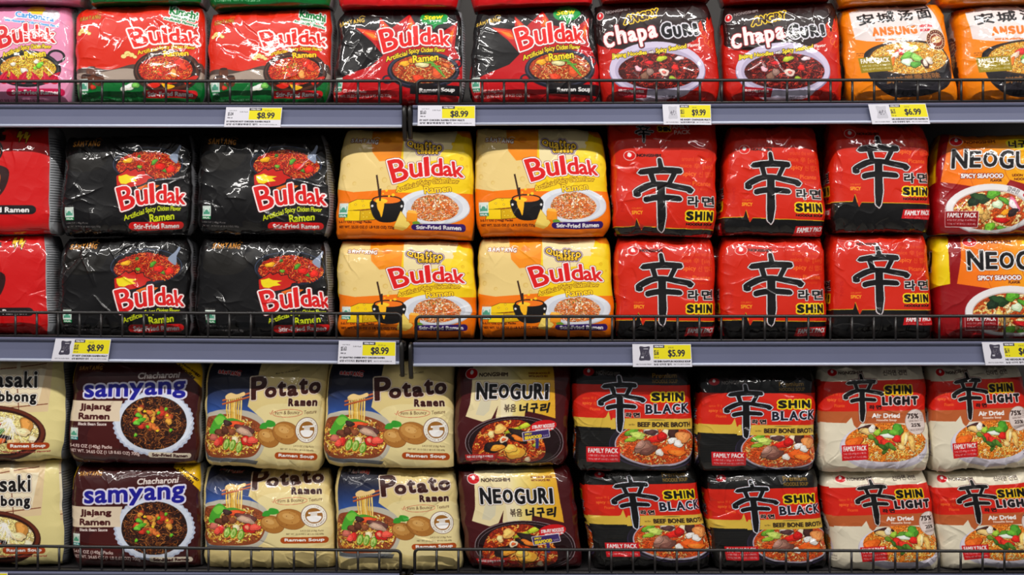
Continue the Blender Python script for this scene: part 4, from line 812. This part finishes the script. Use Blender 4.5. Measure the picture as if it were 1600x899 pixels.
def pack_mesh(name, q, art, seed, depth=.10, p=5.0, qq=5.0, front=.016, lean=.018, crumple=1.0, side=(150, 150, 152), sidetext=True, step=1, film='crisp', lim=None, shift=0, rise=0, panel=0):
    A = artwork(art)[::step, ::step]; H, W = A.shape[:2]; g = np.random.default_rng(seed)
    b = depth/2; mid = front+b
    C = [at(q[0][0], q[0][1], mid-b*.45+lean), at(q[1][0], q[1][1], mid-b*.45+lean), at(q[2][0], q[2][1], mid-b*.45), at(q[3][0], q[3][1], mid-b*.45)]
    C = np.array([[c.x, c.y+b*.45, c.z] for c in C])
    w = (np.linalg.norm(C[1]-C[0])+np.linalg.norm(C[2]-C[3]))/4; h = (np.linalg.norm(C[3]-C[0])+np.linalg.norm(C[2]-C[1]))/4
    s, X, Y = profile(p, b/w); sm = s[-1]; Au = 1.03
    us = np.concatenate([np.linspace(-sm, -Au, 9)[:-1], (np.arange(W)+.5)/W*2*Au-Au, np.linspace(Au, sm, 9)[1:]])
    fx = np.sign(us)*np.interp(np.abs(us), s, X); fd = np.interp(np.abs(us), s, Y)
    nb = 14; bt = np.linspace(0, math.pi, nb+2)[1:-1]
    bx = np.sign(np.cos(bt))*np.abs(np.cos(bt))**(2/p); bd = -np.abs(np.sin(bt))**(2/p)      # back half, right to left
    cx = np.concatenate([fx, bx]); cd = np.concatenate([fd, bd]); cu = np.concatenate([us, sm+(bt/math.pi)*2*sm])
    s2, Z, Yt = profile(qq, b/h); tm = s2[-1]; Av = .975
    vs_ = np.concatenate([np.linspace(-tm, -Av, 7)[:-1], (np.arange(H)+.5)/H*2*Av-Av, np.linspace(Av, tm, 7)[1:]])
    rz = np.sign(vs_)*np.interp(np.abs(vs_), s2, Z); rd = np.interp(np.abs(vs_), s2, Yt); rd[0] = rd[-1] = .02
    XX, ZZ = np.meshgrid(cx, rz); U = (XX+1)/2; V = (ZZ+1)/2
    bul = 1-.022*np.abs(ZZ)**6*(np.abs(XX) > .0)                   # sides draw in a little at the ends
    U = (XX*bul+1)/2
    # slight wander of the outline so that no two bags match
    wob = (.028*(vnoise(V*3+seed, U*0+.3+(XX > 0), seed+7)-.5)+.014*(vnoise(V*9+seed, U*0+.3+(XX > 0), seed+17)-.5))*np.abs(XX)**4
    wob2 = (.03*(vnoise(U*3+seed, U*0+.7+(ZZ > 0), seed+8)-.5)+.018*(vnoise(U*8+seed, U*0+.7+(ZZ > 0), seed+18)-.5))*np.abs(ZZ)**4
    for sx in (-1, 1):                                             # gathered corners, each a little different
        for sz in (-1, 1):
            pin = (.008+.034*g.random())*(1.25 if sz > 0 else .9)
            U = U-sx*pin*(np.clip(sx*XX, 0, 1)**3)*np.clip((sz*ZZ-.62)/.38, 0, 1)**2
    U = U+wob; V = V+wob2
    P = ((1-U)*(1-V))[..., None]*C[0]+(U*(1-V))[..., None]*C[1]+(U*V)[..., None]*C[2]+((1-U)*V)[..., None]*C[3]
    D = (cd[None, :]*rd[:, None])*b
    P[..., 1] -= D
    # crumpling, in millimetres, over the unrolled film
    S, T = np.meshgrid(cu*w*1000, vs_*h*1000)
    edge = np.clip(np.maximum(np.abs(XX)**3, np.abs(ZZ)**2.2), 0, 1); endz = np.clip((np.abs(ZZ)-.72)/.28, 0, 1); corner = np.clip(np.abs(XX)*np.abs(ZZ), 0, 1)**2
    sd = seed*17.3
    n = 2.3*(vnoise(S/55+sd, T/50+sd, seed)-.5)+.8*(vnoise(S/24+sd, T/26, seed+1)-.5)*(.25+edge)
    n += (.08+.95*edge)*(ridge(S/30+T/60+sd, T/27-S/70, seed+2, 3)-.35)+(.01+.22*edge)*(ridge(S/12+T/30, T/12+sd-S/26, seed+3, 3)-.35)
    n += endz*2.0*(ridge(S/15+sd+.6*vnoise(S/30, T/12, seed+9), T/70, seed+5, 2)-.4)
    K = int(20*crumple)
    for i in range(K):                                             # long sharp creases, mostly running in from corners and ends
        if g.random() < .72:
            a0 = np.array([(g.random()*2-1), -1 if g.random() < .65 else 1]) if g.random() < .65 else np.array([-1 if g.random() < .5 else 1, g.random()*2-1])
            a0 = a0*.97; d = -a0*[.8, .8]+(g.random(2)-.5)*1.6; ln = .15+.45*g.random()
        else: a0 = (g.random(2)-.5)*1.6; d = g.random(2)-.5; ln = .1+.35*g.random()
        d = d/np.linalg.norm(d); x0, y0 = a0[0]*w*1000, a0[1]*h*1000; L = ln*w*1000*1.3
        rx, ry = S-x0, T-y0; al = rx*d[0]+ry*d[1]; pe = rx*-d[1]+ry*d[0]+(5*vnoise(al/18+i, al*0, seed+11)-2.5)
        fade = np.clip(1-np.abs(al/L*2-1), 0, 1)**.7; amp = (.5+1.0*g.random())*(1 if g.random() < .75 else -1); wd = .9+1.3*g.random()
        n += amp*fade*np.where(pe > 0, np.exp(-np.abs(pe)/wd), np.exp(-np.abs(pe)/(wd*5)))
    n *= crumple
    n *= np.clip((1-np.abs(ZZ))/.02, 0, 1)*.9+.1
    N = np.cross(np.gradient(P, axis=1), np.gradient(P, axis=0)); N /= np.maximum(np.linalg.norm(N, axis=2), 1e-9)[..., None]
    sgn = np.sign(-N[:, len(cx)//3, 1].mean()) or 1
    P = P+N*sgn*n[..., None]*.001
    P[..., 1] = np.maximum(P[..., 1], front-.003)
    if lim: lim(P)
    # colours
    K2 = np.zeros((len(vs_), len(cu), 4), np.float32); K2[..., 3] = 255
    ci = np.clip(((cu+Au)/(2*Au)*W).astype(int), -10**6, 10**6); ci = ci-int(shift*GRID/step); ri = np.clip(((vs_+Av)/(2*Av)*H).astype(int)+int(rise*GRID/step), 0, H-1)
    K2[..., :3] = A[ri][:, ci % W]
    ex = np.nonzero(cu > Au-panel/(w*1000))[0]; sc = np.array(side, np.float32)
    K2[:, ex, :3] = sc
    if sidetext:
        rows = (np.abs(vs_) < .8) & ((np.arange(len(vs_))//2) % 3 == 0); c2 = ex[2:]; c2 = c2[c2 < len(us)-2]
        K2[np.ix_(np.nonzero(rows)[0], c2)] = np.append(sc*.35, 255)
    K2[:, -nb:, :3] = sc*.9
    nr, nc = len(vs_), len(cu)
    me = bpy.data.meshes.new(name); nv = nr*nc; nf = (nr-1)*nc
    me.vertices.add(nv); me.vertices.foreach_set('co', P.reshape(-1).astype(np.float32))
    r, c = np.meshgrid(np.arange(nr-1), np.arange(nc), indexing='ij'); c1 = (c+1) % nc
    f = np.stack([(r+1)*nc+c, (r+1)*nc+c1, r*nc+c1, r*nc+c], -1).reshape(-1, 4)
    me.loops.add(nf*4); me.loops.foreach_set('vertex_index', f.reshape(-1).astype(np.int32))
    me.polygons.add(nf); me.polygons.foreach_set('loop_start', np.arange(0, nf*4, 4, dtype=np.int32))
    ca = me.color_attributes.new('print', 'BYTE_COLOR', 'POINT'); ca.data.foreach_set('color_srgb', (K2/255).reshape(-1).astype(np.float32))
    me.update(calc_edges=True); me.materials.append(M_FILM[film])
    seams = []
    for row, sg in ((0, 1), (nr-1, -1)):                          # crimped seals folded back over both ends
        L_, R_ = P[row, :W+16].copy(), None
        k = np.linspace(8, W+7, 60).astype(int); base = P[row, k]; m_ = 5; vv = []
        for side_ in (0, 1):
            for j in range(m_):
                o = base.copy(); o[:, 1] += .002+.011*j/(m_-1); o[:, 2] += sg*(.0012*math.sin(j*.9)+.0015*j/(m_-1))+(.0004 if (np.arange(60) % 2).any() else 0)*((np.arange(60) % 2)*2-1)-side_*sg*.0006
                vv.append(o)
        vv = np.concatenate(vv); ff = []
        if lim: lim(vv)
        for side_ in (0, 1):
            for j in range(m_-1):
                for i in range(59):
                    a_ = side_*m_*60+j*60+i; ff.append((a_, a_+1, a_+61, a_+60) if side_ == 0 else (a_, a_+60, a_+61, a_+1))
        for i in range(59): ff.append((i, m_*60+i, m_*60+i+1, i+1)); o_ = (m_-1)*60+i; ff.append((o_, o_+1, m_*60+o_+1, m_*60+o_))
        sme = bpy.data.meshes.new('end_seal'); sme.from_pydata(vv.tolist(), [], ff); sme.update()
        cc = np.repeat(K2[row:row+1, k].reshape(1, -1, 4), 2*m_, 0).reshape(-1, 4)/255
        sa = sme.color_attributes.new('print', 'BYTE_COLOR', 'POINT'); sa.data.foreach_set('color_srgb', cc.reshape(-1).astype(np.float32)); sme.materials.append(M_FILM[film])
        seams.append(sme)
    return me, seams
_n = [0]
class Limits:
    """packs press flat against their neighbours, the shelf below and the one above"""
    def __init__(s, xl, xr, lo, hi): s.xl, s.xr, s.lo, s.hi = xl, xr, lo, hi
    def __call__(s, P):
        x, z = P[..., 0].copy(), P[..., 2].copy(); gap = .0004
        if s.lo is not None: z = np.maximum(z, np.interp(x, *s.lo)+gap)
        if s.hi is not None: z = np.minimum(z, np.interp(x, *s.hi)-gap)
        for e, f in ((s.xl, np.maximum), (s.xr, np.minimum)):
            if e is not None:
                (xa, za), (xb, zb) = e; k = np.clip((z-za)/(zb-za), -.3, 1.3); x = f(x, xa+(xb-xa)*k+(gap if f is np.maximum else -gap))
        P[..., 0] = x; P[..., 2] = z
def pt(p): v = at(p[0], p[1], .055); return np.array([v.x, v.z])
def deck_line(tier, under=False):
    X, Z = [], []
    for t, side, xa, ta, ba, xb, tb, bb in SHELVES:
        if t == tier:
            for x_, z_ in ((xa, ta), (xb, tb)): v = at(x_, z_); X.append(v.x); Z.append(v.z-(.0185 if under else -.0005))
    Z_ = np.array(Z)
    return (np.array(X), Z_)
def tier_lines(lower, upper):
    """the wavy level where the upper tier rests on the lower one"""
    pts = []
    for a_, b_ in zip(lower, upper):
        for i, j in ((0, 3), (1, 2)):
            p, q_ = pt(a_[2][i]), pt(b_[2][j]); pts.append(tuple((p+q_)/2))
    pts.sort(); pts = np.array(pts); return (pts[:, 0], pts[:, 1])
def build_tier(rows, group, lo, hi):
    out = []
    for i, (label, art, q, k) in enumerate(rows):
        L = R = None
        if i > 0: o = rows[i-1][2]; L = [tuple((pt(o[2])+pt(q[3]))/2), tuple((pt(o[1])+pt(q[0]))/2)]
        if i < len(rows)-1: o = rows[i+1][2]; R = [tuple((pt(q[2])+pt(o[3]))/2), tuple((pt(q[1])+pt(o[0]))/2)]
        out.append(pack(label, art, q, group, lim=Limits(L, R, lo, hi), **k))
    return out
def pack(label, art, quad_, group=None, **k):
    _n[0] += 1
    me, seams = pack_mesh('noodle_pack', quad_, art, _n[0]*13+5, **k)
    o = link('noodle_pack', me); tag(o, label, 'noodle pack', group)
    for s_ in seams: link('end_seal', s_, o)
    return o
GREY = dict(side=(150, 152, 156)); CREAM = dict(side=(206, 190, 140), sidetext=False)
ck = dict(side=(150, 110, 60), crumple=.75, film='matte')
rk = dict(side=(190, 34, 22), sidetext=False, crumple=1.1)
uk = dict(side=(130, 20, 28), sidetext=False, crumple=1.1)
nk = dict(side=(96, 98, 102), crumple=.8, film='matte')
pk = dict(crumple=1.0, film='matte', **CREAM)
sk = dict(side=(70, 18, 22), sidetext=False, crumple=.9)
bk = dict(side=(30, 28, 28), sidetext=False, crumple=1.3)
lk = dict(side=(226, 220, 204), sidetext=False, crumple=1.4, film='matte')
# every row: label, artwork, outline corners (top left, top right, bottom right, bottom left), film
UPPER = [
    ('pink carbonara noodle pack with a bowl of yellow noodles, upper shelf far left', 'carbonara', [(-88, 8), (118, 10), (120, 165), (-88, 165)], dict(**GREY, rise=-4)),
    ('red and green kimchi noodle pack beside the pink pack', 'kimchi', [(119, 12), (325, 8), (325, 165), (122, 165)], dict(crumple=1.05, **GREY, rise=-4)),
    ('red and green kimchi noodle pack beside the black and red stew packs', 'kimchi', [(328, 20), (523, 12), (519, 165), (325, 165)], dict(crumple=1.05, **GREY, rise=-4)),
    ('black and red stew noodle pack next to the kimchi pack', 'stew', [(530, 18), (727, 16), (726, 165), (518, 165)], dict(crumple=1.05, **GREY, rise=-4, panel=5)),
    ('black and red stew noodle pack next to the jjajang seafood pack', 'stew', [(740, 18), (928, 6), (939, 165), (734, 165)], dict(crumple=1.05, **GREY, rise=-4)),
    ('dark red jjajang seafood noodle pack beside the stew pack', 'angry', [(926, 8), (1108, 0), (1127, 164), (938, 164)], dict(side=(120, 30, 26), sidetext=False, crumple=1.05, rise=-4)),
    ('dark red jjajang seafood noodle pack beside the orange pack', 'angry', [(1124, 12), (1306, 2), (1320, 163), (1130, 163)], dict(side=(120, 30, 26), sidetext=False, crumple=1.05, rise=-4)),
    ('orange noodle pack with black stone bowl and brushed characters, fully in view', 'ansung', [(1308, 16), (1468, 6), (1500, 162), (1322, 162)], dict(side=(206, 120, 20), sidetext=False, crumple=1.05, rise=-4)),
    ('orange noodle pack with brushed characters, cut by the right edge of the photo', 'ansung', [(1488, 14), (1666, 6), (1685, 162), (1502, 162)], dict(side=(206, 120, 20), sidetext=False, crumple=1.05, rise=-4)),
]
UPPER_STACK = [
    ('pink noodle pack stacked on the pink carbonara pack', 'carbonara', [(-86, -150), (136, -150), (138, 9), (-86, 9)], dict(step=2, qq=9, **GREY)),
    ('green-bottomed noodle pack stacked on the kimchi pack nearest the pink one', 'kimchi', [(139, -150), (320, -150), (322, 11), (138, 12)], dict(step=2, qq=9, **GREY)),
    ('green-bottomed noodle pack stacked on the kimchi pack nearest the stew packs', 'kimchi', [(326, -150), (520, -150), (520, 15), (326, 15)], dict(step=2, qq=9, **GREY)),
    ('red-bottomed noodle pack stacked on the stew pack nearest the kimchi packs', 'stew', [(526, -150), (722, -150), (722, 17), (526, 16)], dict(step=2, qq=9, **GREY)),
    ('red-bottomed noodle pack stacked on the stew pack nearest the jjajang packs', 'stew', [(736, -150), (930, -150), (930, 14), (736, 16)], dict(step=2, qq=9, **GREY)),
    ('dark red noodle pack stacked on the jjajang seafood pack nearest the stew packs', 'angry', [(934, -150), (1110, -150), (1110, 6), (934, 8)], dict(step=2, qq=9, side=(120, 30, 26), sidetext=False)),
    ('dark red noodle pack stacked on the jjajang seafood pack nearest the orange packs', 'angry', [(1124, -150), (1302, -150), (1302, 5), (1124, 7)], dict(step=2, qq=9, side=(120, 30, 26), sidetext=False)),
    ('orange noodle pack stacked on the orange pack that is fully in view', 'ansung', [(1306, -150), (1458, -150), (1458, 8), (1306, 9)], dict(step=2, qq=9, side=(206, 120, 20), sidetext=False)),
    ('orange noodle pack stacked on the orange pack at the right edge of the photo', 'ansung', [(1466, -150), (1640, -150), (1640, 8), (1466, 9)], dict(step=2, qq=9, side=(206, 120, 20), sidetext=False)),
]
MID_TOP = [
    ('red noodle pack with grey side panel, top tier far left of middle shelf', 'hot', [(-112, 202), (92, 200), (91, 368), (-112, 368)], dict(**GREY, panel=11)),
    ('black noodle pack on the top tier beside the red pack', 'black', [(104, 214), (304, 212), (304, 368), (95, 368)], dict(crumple=1.35, side=(120, 120, 124))),
    ('black noodle pack on the top tier beside the orange cheese pack', 'black', [(313, 210), (516, 212), (522, 371), (306, 366)], dict(crumple=1.35, side=(120, 120, 124), panel=7)),
    ('orange and yellow cheese noodle pack, top tier beside the black pack', 'quattro', [(536, 203), (738, 205), (742, 376), (521, 373)], dict(**ck)),
    ('orange and yellow cheese noodle pack, top tier beside the red pack', 'quattro', [(744, 203), (943, 203), (957, 371), (743, 371)], dict(**ck)),
    ('red noodle pack with big black character, top tier beside the cheese pack, wrinkled tall top', 'shin_tall', [(948, 192), (1119, 192), (1118, 373), (957, 369)], dict(**dict(rk, crumple=1.4))),
    ('red noodle pack with big black character, top tier, middle of the three', 'shin_low', [(1136, 197), (1272, 199), (1291, 373), (1121, 368)], dict(**dict(rk, crumple=1.2))),
    ('red noodle pack with big black character, top tier beside the crimson seafood pack', 'shin_high', [(1294, 192), (1446, 196), (1454, 367), (1292, 366)], dict(**dict(rk, crumple=1.3))),
    ('crimson and orange udon seafood noodle pack, top tier at right edge of middle shelf', 'udon', [(1462, 211), (1664, 209), (1668, 369), (1455, 369)], dict(**uk)),
]
MID_LOW = [
    ('red noodle pack with grey side panel, bottom tier far left of middle shelf', 'hot', [(-118, 370), (84, 366), (90, 523), (-118, 523)], dict(**GREY, panel=10)),
    ('black noodle pack on the bottom tier beside the red pack', 'black', [(98, 374), (302, 369), (304, 526), (92, 526)], dict(crumple=1.35, side=(120, 120, 124))),
    ('black noodle pack on the bottom tier beside the orange cheese pack', 'black', [(311, 372), (516, 376), (523, 527), (305, 527)], dict(crumple=1.4, side=(120, 120, 124), shift=8, panel=6)),
    ('orange and yellow cheese noodle pack, bottom tier beside the black pack', 'quattro', [(531, 376), (741, 377), (746, 528), (527, 527)], dict(**ck)),
    ('orange and yellow cheese noodle pack, bottom tier beside the red pack', 'quattro', [(747, 374), (952, 371), (963, 528), (747, 528)], dict(**ck)),
    ('red noodle pack with big black character, bottom tier beside the cheese pack', 'shin', [(957, 370), (1116, 372), (1118, 530), (960, 530)], dict(**rk)),
    ('red noodle pack with big black character, bottom tier, middle of the three', 'shin', [(1124, 370), (1287, 369), (1292, 531), (1122, 530)], dict(**rk)),
    ('red noodle pack with big black character, bottom tier beside the crimson seafood pack', 'shin_high', [(1294, 365), (1446, 363), (1457, 530), (1293, 530)], dict(**rk)),
    ('crimson and orange udon seafood noodle pack, bottom tier at right edge of middle shelf', 'udon', [(1456, 367), (1668, 362), (1674, 530), (1462, 530)], dict(**uk, shift=24)),
]
LOW_TOP = [
    ('cream noodle pack with white seafood soup bowl, top tier far left', 'nagasaki', [(-95, 557), (110, 559), (107, 720), (-95, 719)], dict(**nk, panel=4)),
    ('maroon jjajang noodle pack with blue lettering, top tier', 'jjajang', [(116, 560), (320, 560), (317, 725), (109, 722)], dict(crumple=.8, **GREY)),
    ('cream potato noodle pack, top tier beside the maroon pack', 'potato', [(325, 562), (517, 562), (506, 740), (319, 726)], dict(**pk)),
    ('cream potato noodle pack, top tier beside the seafood stir-fry pack', 'potato', [(513, 564), (708, 564), (712, 738), (504, 727)], dict(**pk)),
    ('dark brown and cream seafood stir-fry noodle pack, top tier', 'seafood', [(713, 566), (893, 566), (887, 727), (708, 727)], dict(**sk)),
    ('black noodle pack with red and gold bands, top tier beside the seafood stir-fry pack', 'beef', [(893, 564), (1079, 564), (1081, 740), (895, 738)], dict(**bk)),
    ('black noodle pack with red and gold bands, top tier beside the ivory pack', 'beef', [(1084, 573), (1273, 571), (1275, 740), (1087, 738)], dict(**bk, shift=2, rise=-7)),
    ('ivory and red light noodle pack, top tier beside the black pack', 'light', [(1277, 570), (1441, 567), (1452, 738), (1276, 738)], dict(**lk)),
    ('ivory and red light noodle pack, top tier at the right end', 'light', [(1446, 570), (1591, 564), (1613, 730), (1452, 735)], dict(**lk)),
]
LOW_LOW = [
    ('cream noodle pack with white seafood soup bowl, bottom tier far left', 'nagasaki', [(-92, 722), (107, 717), (113, 881), (-90, 881)], dict(**nk, shift=-10, panel=6)),
    ('maroon jjajang noodle pack with blue lettering, bottom tier', 'jjajang', [(115, 724), (317, 722), (319, 886), (112, 886)], dict(crumple=.9, **GREY)),
    ('cream potato noodle pack, bottom tier beside the maroon pack', 'potato', [(319, 734), (519, 734), (526, 893), (317, 891)], dict(**dict(pk, crumple=1.3, front=.0105, lean=.03, qq=2.9), rise=32)),
    ('cream potato noodle pack, bottom tier beside the seafood stir-fry pack', 'potato', [(521, 732), (712, 736), (727, 890), (527, 893)], dict(**dict(pk, crumple=1.2, front=.0105, lean=.02), rise=20)),
    ('dark brown and cream seafood stir-fry noodle pack, bottom tier', 'seafood', [(713, 728), (895, 727), (910, 888), (726, 888)], dict(**sk)),
    ('black noodle pack with red and gold bands, bottom tier beside the seafood stir-fry pack', 'beef', [(903, 728), (1086, 724), (1112, 888), (924, 890)], dict(**bk, shift=5, rise=7)),
    ('black noodle pack with red and gold bands, bottom tier beside the ivory pack', 'beef', [(1094, 730), (1274, 724), (1293, 888), (1112, 889)], dict(**bk, shift=2)),
    ('ivory and red light noodle pack, bottom tier beside the black pack', 'light', [(1278, 736), (1444, 729), (1470, 891), (1300, 893)], dict(**lk, shift=11)),
    ('ivory and red light noodle pack, bottom tier at the right end', 'light', [(1445, 737), (1611, 727), (1640, 888), (1468, 889)], dict(**lk)),
]
upper = tier_lines(UPPER, UPPER_STACK)
build_tier(UPPER, 'noodle packs standing on the upper shelf', deck_line('upper'), upper)
build_tier(UPPER_STACK, 'noodle packs stacked on top, cut by the upper edge of the photo', upper, None)
G = 'noodle packs on the middle shelf'; mid = tier_lines(MID_LOW, MID_TOP)
build_tier(MID_LOW, G, deck_line('middle'), mid); build_tier(MID_TOP, G, mid, deck_line('upper', True))
G = 'noodle packs on the lowest shelf'; low = tier_lines(LOW_LOW, LOW_TOP)
build_tier(LOW_LOW, G, deck_line('lowest'), low); build_tier(LOW_TOP, G, low, deck_line('middle', True))
pack('plain orange noodle pack peeking out at the right edge of the lowest shelf', 'tangerine', [(1622, 590), (1790, 590), (1792, 735), (1626, 735)], None, step=3, depth=.08, front=.13)
# --- the next row behind, glimpsed through the gaps
G = 'red noodle packs in the second row'
for nm, q in (('red noodle pack behind the first wrinkled red pack, second row', [(985, 228), (1138, 228), (1140, 366), (985, 366)]), ('red noodle pack behind the middle red pack, second row', [(1152, 228), (1310, 228), (1310, 366), (1152, 366)]),
              ('red noodle pack behind the lower red packs, second row left', [(995, 382), (1145, 382), (1145, 522), (995, 522)]), ('red noodle pack behind the lower red packs, second row right', [(1157, 382), (1310, 382), (1310, 522), (1157, 522)])):
    pack(nm, 'shin', q, G, step=3, front=.145, **dict(rk, crumple=.7))
# ---------------------------------------------------------------- price tags
M_CARD = print_mat('printed_card', .5, 0, .4)
def tag_art(price, unit, name, hangul, pic, faint):
    a = Art((0, 0, 180, 70), (226, 224, 234)); dk = (52, 50, 58); yl = (238, 224, 30)
    if pic:
        a.R(64, 3, 178, 46, yl); a.R(64, 3, 98, 12, (66, 62, 76)); a.T('YOU PAY', (67, 5, 95, 10), WHITE, .5)
        c = (66, 62, 78) if not faint else (200, 198, 208)
        a.B([(22, 8), (38, 9), (53, 8), (51, 24), (54, 48), (38, 50), (20, 49), (24, 30)], c); a.R(34, 14, 48, 16, (200, 198, 208)); a.R(26, 38, 34, 43, (200, 198, 208)) if not faint else None
        a.strands(38, 30, 10, 8, [(130, 126, 140)], 16, 4, 1, 5)
        a.T(unit, (66, 18, 80, 36), dk, .25); a.T('PER LB', (66, 39, 80, 43), dk, .1); a.T('15.95 OZ', (110, 9, 126, 13), dk, .1)
        a.T(price, (108, 17, 160, 42), dk, .9); a.T(name, (64, 50, 176, 56), dk, .4); a.T(hangul, (64, 59, 118, 65), dk, .3); a.T('10017 8-10-004 P8004', (10, 60, 56, 64), dk, .1); a.T('08/17/2 0073102006', (124, 60, 174, 64), dk, .1)
    else:
        a.R(76, 3, 178, 44, yl); a.R(76, 3, 116, 12, (66, 62, 76)); a.T('YOU PAY', (80, 5, 112, 10), WHITE, .5)
        a.T('UNIT PRICE', (12, 11, 36, 14), dk, .1); a.T(unit, (8, 18, 26, 32), dk, .3); a.T('PER LB', (8, 36, 24, 40), dk, .15); a.T('5.00 Pack', (46, 15, 72, 19), dk, .1)
        a.T('25.55 oz', (124, 10, 148, 14), dk, .1); a.T(price, (102, 18, 158, 43), dk, .9)
        a.T(name, (6, 48, 146, 54), dk, .4); a.T(hangul, (6, 57, 106, 64), dk, .3); a.T('08/17/2 0073102006-3-8', (112, 59, 168, 63), dk, .1)
    return a.out(1, 1)
def price_tag(q, label, *txt):
    A = tag_art(*txt); H, W = A.shape[:2]; C = [at(*p, -.0062) for p in q]
    C = np.array([tuple(c) for c in C]); u, v = np.meshgrid((np.arange(W))/(W-1), np.arange(H)/(H-1)); U, V = u[..., None], v[..., None]
    P = (1-U)*(1-V)*C[0]+U*(1-V)*C[1]+U*V*C[2]+(1-U)*V*C[3]
    P[..., 1] -= .0006*np.sin(u*math.pi)
    n = W*H; r, c = np.meshgrid(np.arange(H-1), np.arange(W-1), indexing='ij'); f = np.stack([(r+1)*W+c, (r+1)*W+c+1, r*W+c+1, r*W+c], -1).reshape(-1, 4)
    B = P.copy(); B[..., 1] += .0008
    rim = [i for i in range(W)]+[j*W+W-1 for j in range(1, H)]+[(H-1)*W+i for i in range(W-2, -1, -1)]+[j*W for j in range(H-2, 0, -1)]
    k = len(rim); V2 = np.concatenate([P.reshape(-1, 3), B.reshape(-1, 3)[rim]])
    F = f.tolist()+[(rim[i], rim[(i+1) % k], n+(i+1) % k, n+i) for i in range(k)]+[tuple(n+i for i in range(k))]
    me = bpy.data.meshes.new('price_tag'); me.from_pydata(V2.tolist(), [], F); me.update()
    K = np.full((len(V2), 4), 1, np.float32); K[:n, :3] = A.reshape(-1, 3)/255; K[n:, :3] = (.86, .86, .88)
    ca = me.color_attributes.new('print', 'BYTE_COLOR', 'POINT'); ca.data.foreach_set('color_srgb', K.reshape(-1)); me.materials.append(M_CARD)
    tag(link('price_tag', me), label, 'price tag', 'price tags on the rails')
R4 = lambda x0, y0, x1, y1, sl=0, rise=0: [(x0+sl, y0), (x1+sl, y0+rise), (x1, y1+rise), (x0, y1)]
price_tag([(353.5, 167.5), (441, 168), (438, 198.8), (350, 198.2)], 'white and yellow $8.99 tag under the kimchi noodle packs', '$8.99', '$5.04', 'SY KIMCHI HOT CHICKEN RAMEN MULTI', '삼양 김치불닭볶음면 멀티', False, False)
price_tag([(653, 164.8), (742.5, 165), (742.5, 196.8), (652.5, 196.5)], 'white and yellow $8.99 tag under the black and red stew packs', '$8.99', '$5.63', 'SY HOT CHICKEN RAMEN STEW MULTI', '삼양 불닭볶음탕면 멀티', False, False)
price_tag([(1035, 163), (1110.5, 163.4), (1111.5, 195), (1037, 194.6)], '$9.99 tag with a faint pack picture under the jjajang seafood packs', '$9.99', '$8.51', 'NS ANGRY CHAPAGURI MULTI', '농심 앵그리 짜파구리 멀티', True, True)
price_tag([(1356.5, 163), (1446, 161.8), (1453.5, 193.6), (1363, 194)], 'slanted $6.99 tag with pack picture under the orange packs', '$6.99', '$6.35', 'NS ANSUNGTANGMYUN RAMEN M', '농심 안성탕면 멀티', True, True)
price_tag([(87, 529.3), (173.5, 530.3), (168.5, 565.2), (80, 564)], '$8.99 tag with dark pack picture under the black noodle packs', '$8.99', '$5.82', 'SY HOT CHICKEN RAMEN MULT', '삼양 불닭볶음면 멀티', True, False)
price_tag([(529.5, 532.5), (618.5, 534), (618, 569.4), (527.5, 568.8)], 'white and yellow $8.99 tag under the cheese noodle packs', '$8.99', '$5.63', 'SY QUATTRO CHEESE SPICY CHICKEN RAMEN', '삼양 4가지치즈 불닭볶음면 멀티', False, False)
price_tag([(988, 538), (1079.5, 538), (1081.5, 573.5), (989, 573.6)], '$5.99 tag with dark pack picture under the red packs', '$5.99', '$5.66', 'NS SHIN RAMYUN NOODLE SOUP', '농심 신라면 멀티', True, False)
price_tag([(1534, 535), (1626, 534.8), (1631, 570), (1540, 571)], '$6.99 tag with dark pack picture at the right edge of the middle rail', '$6.99', '$6.14', 'NS NEOGURI SPICY SEAFOOD', '농심 너구리 멀티', True, False)
price_tag([(-80, 894.8), (12, 895.4), (10, 930), (-84, 929.6)], 'yellow price tag at the far left of the lowest rail', '$8.99', '$5.63', 'SY NAGASAKI JJAMBBONG', '삼양 나가사끼 짬뽕', True, False)
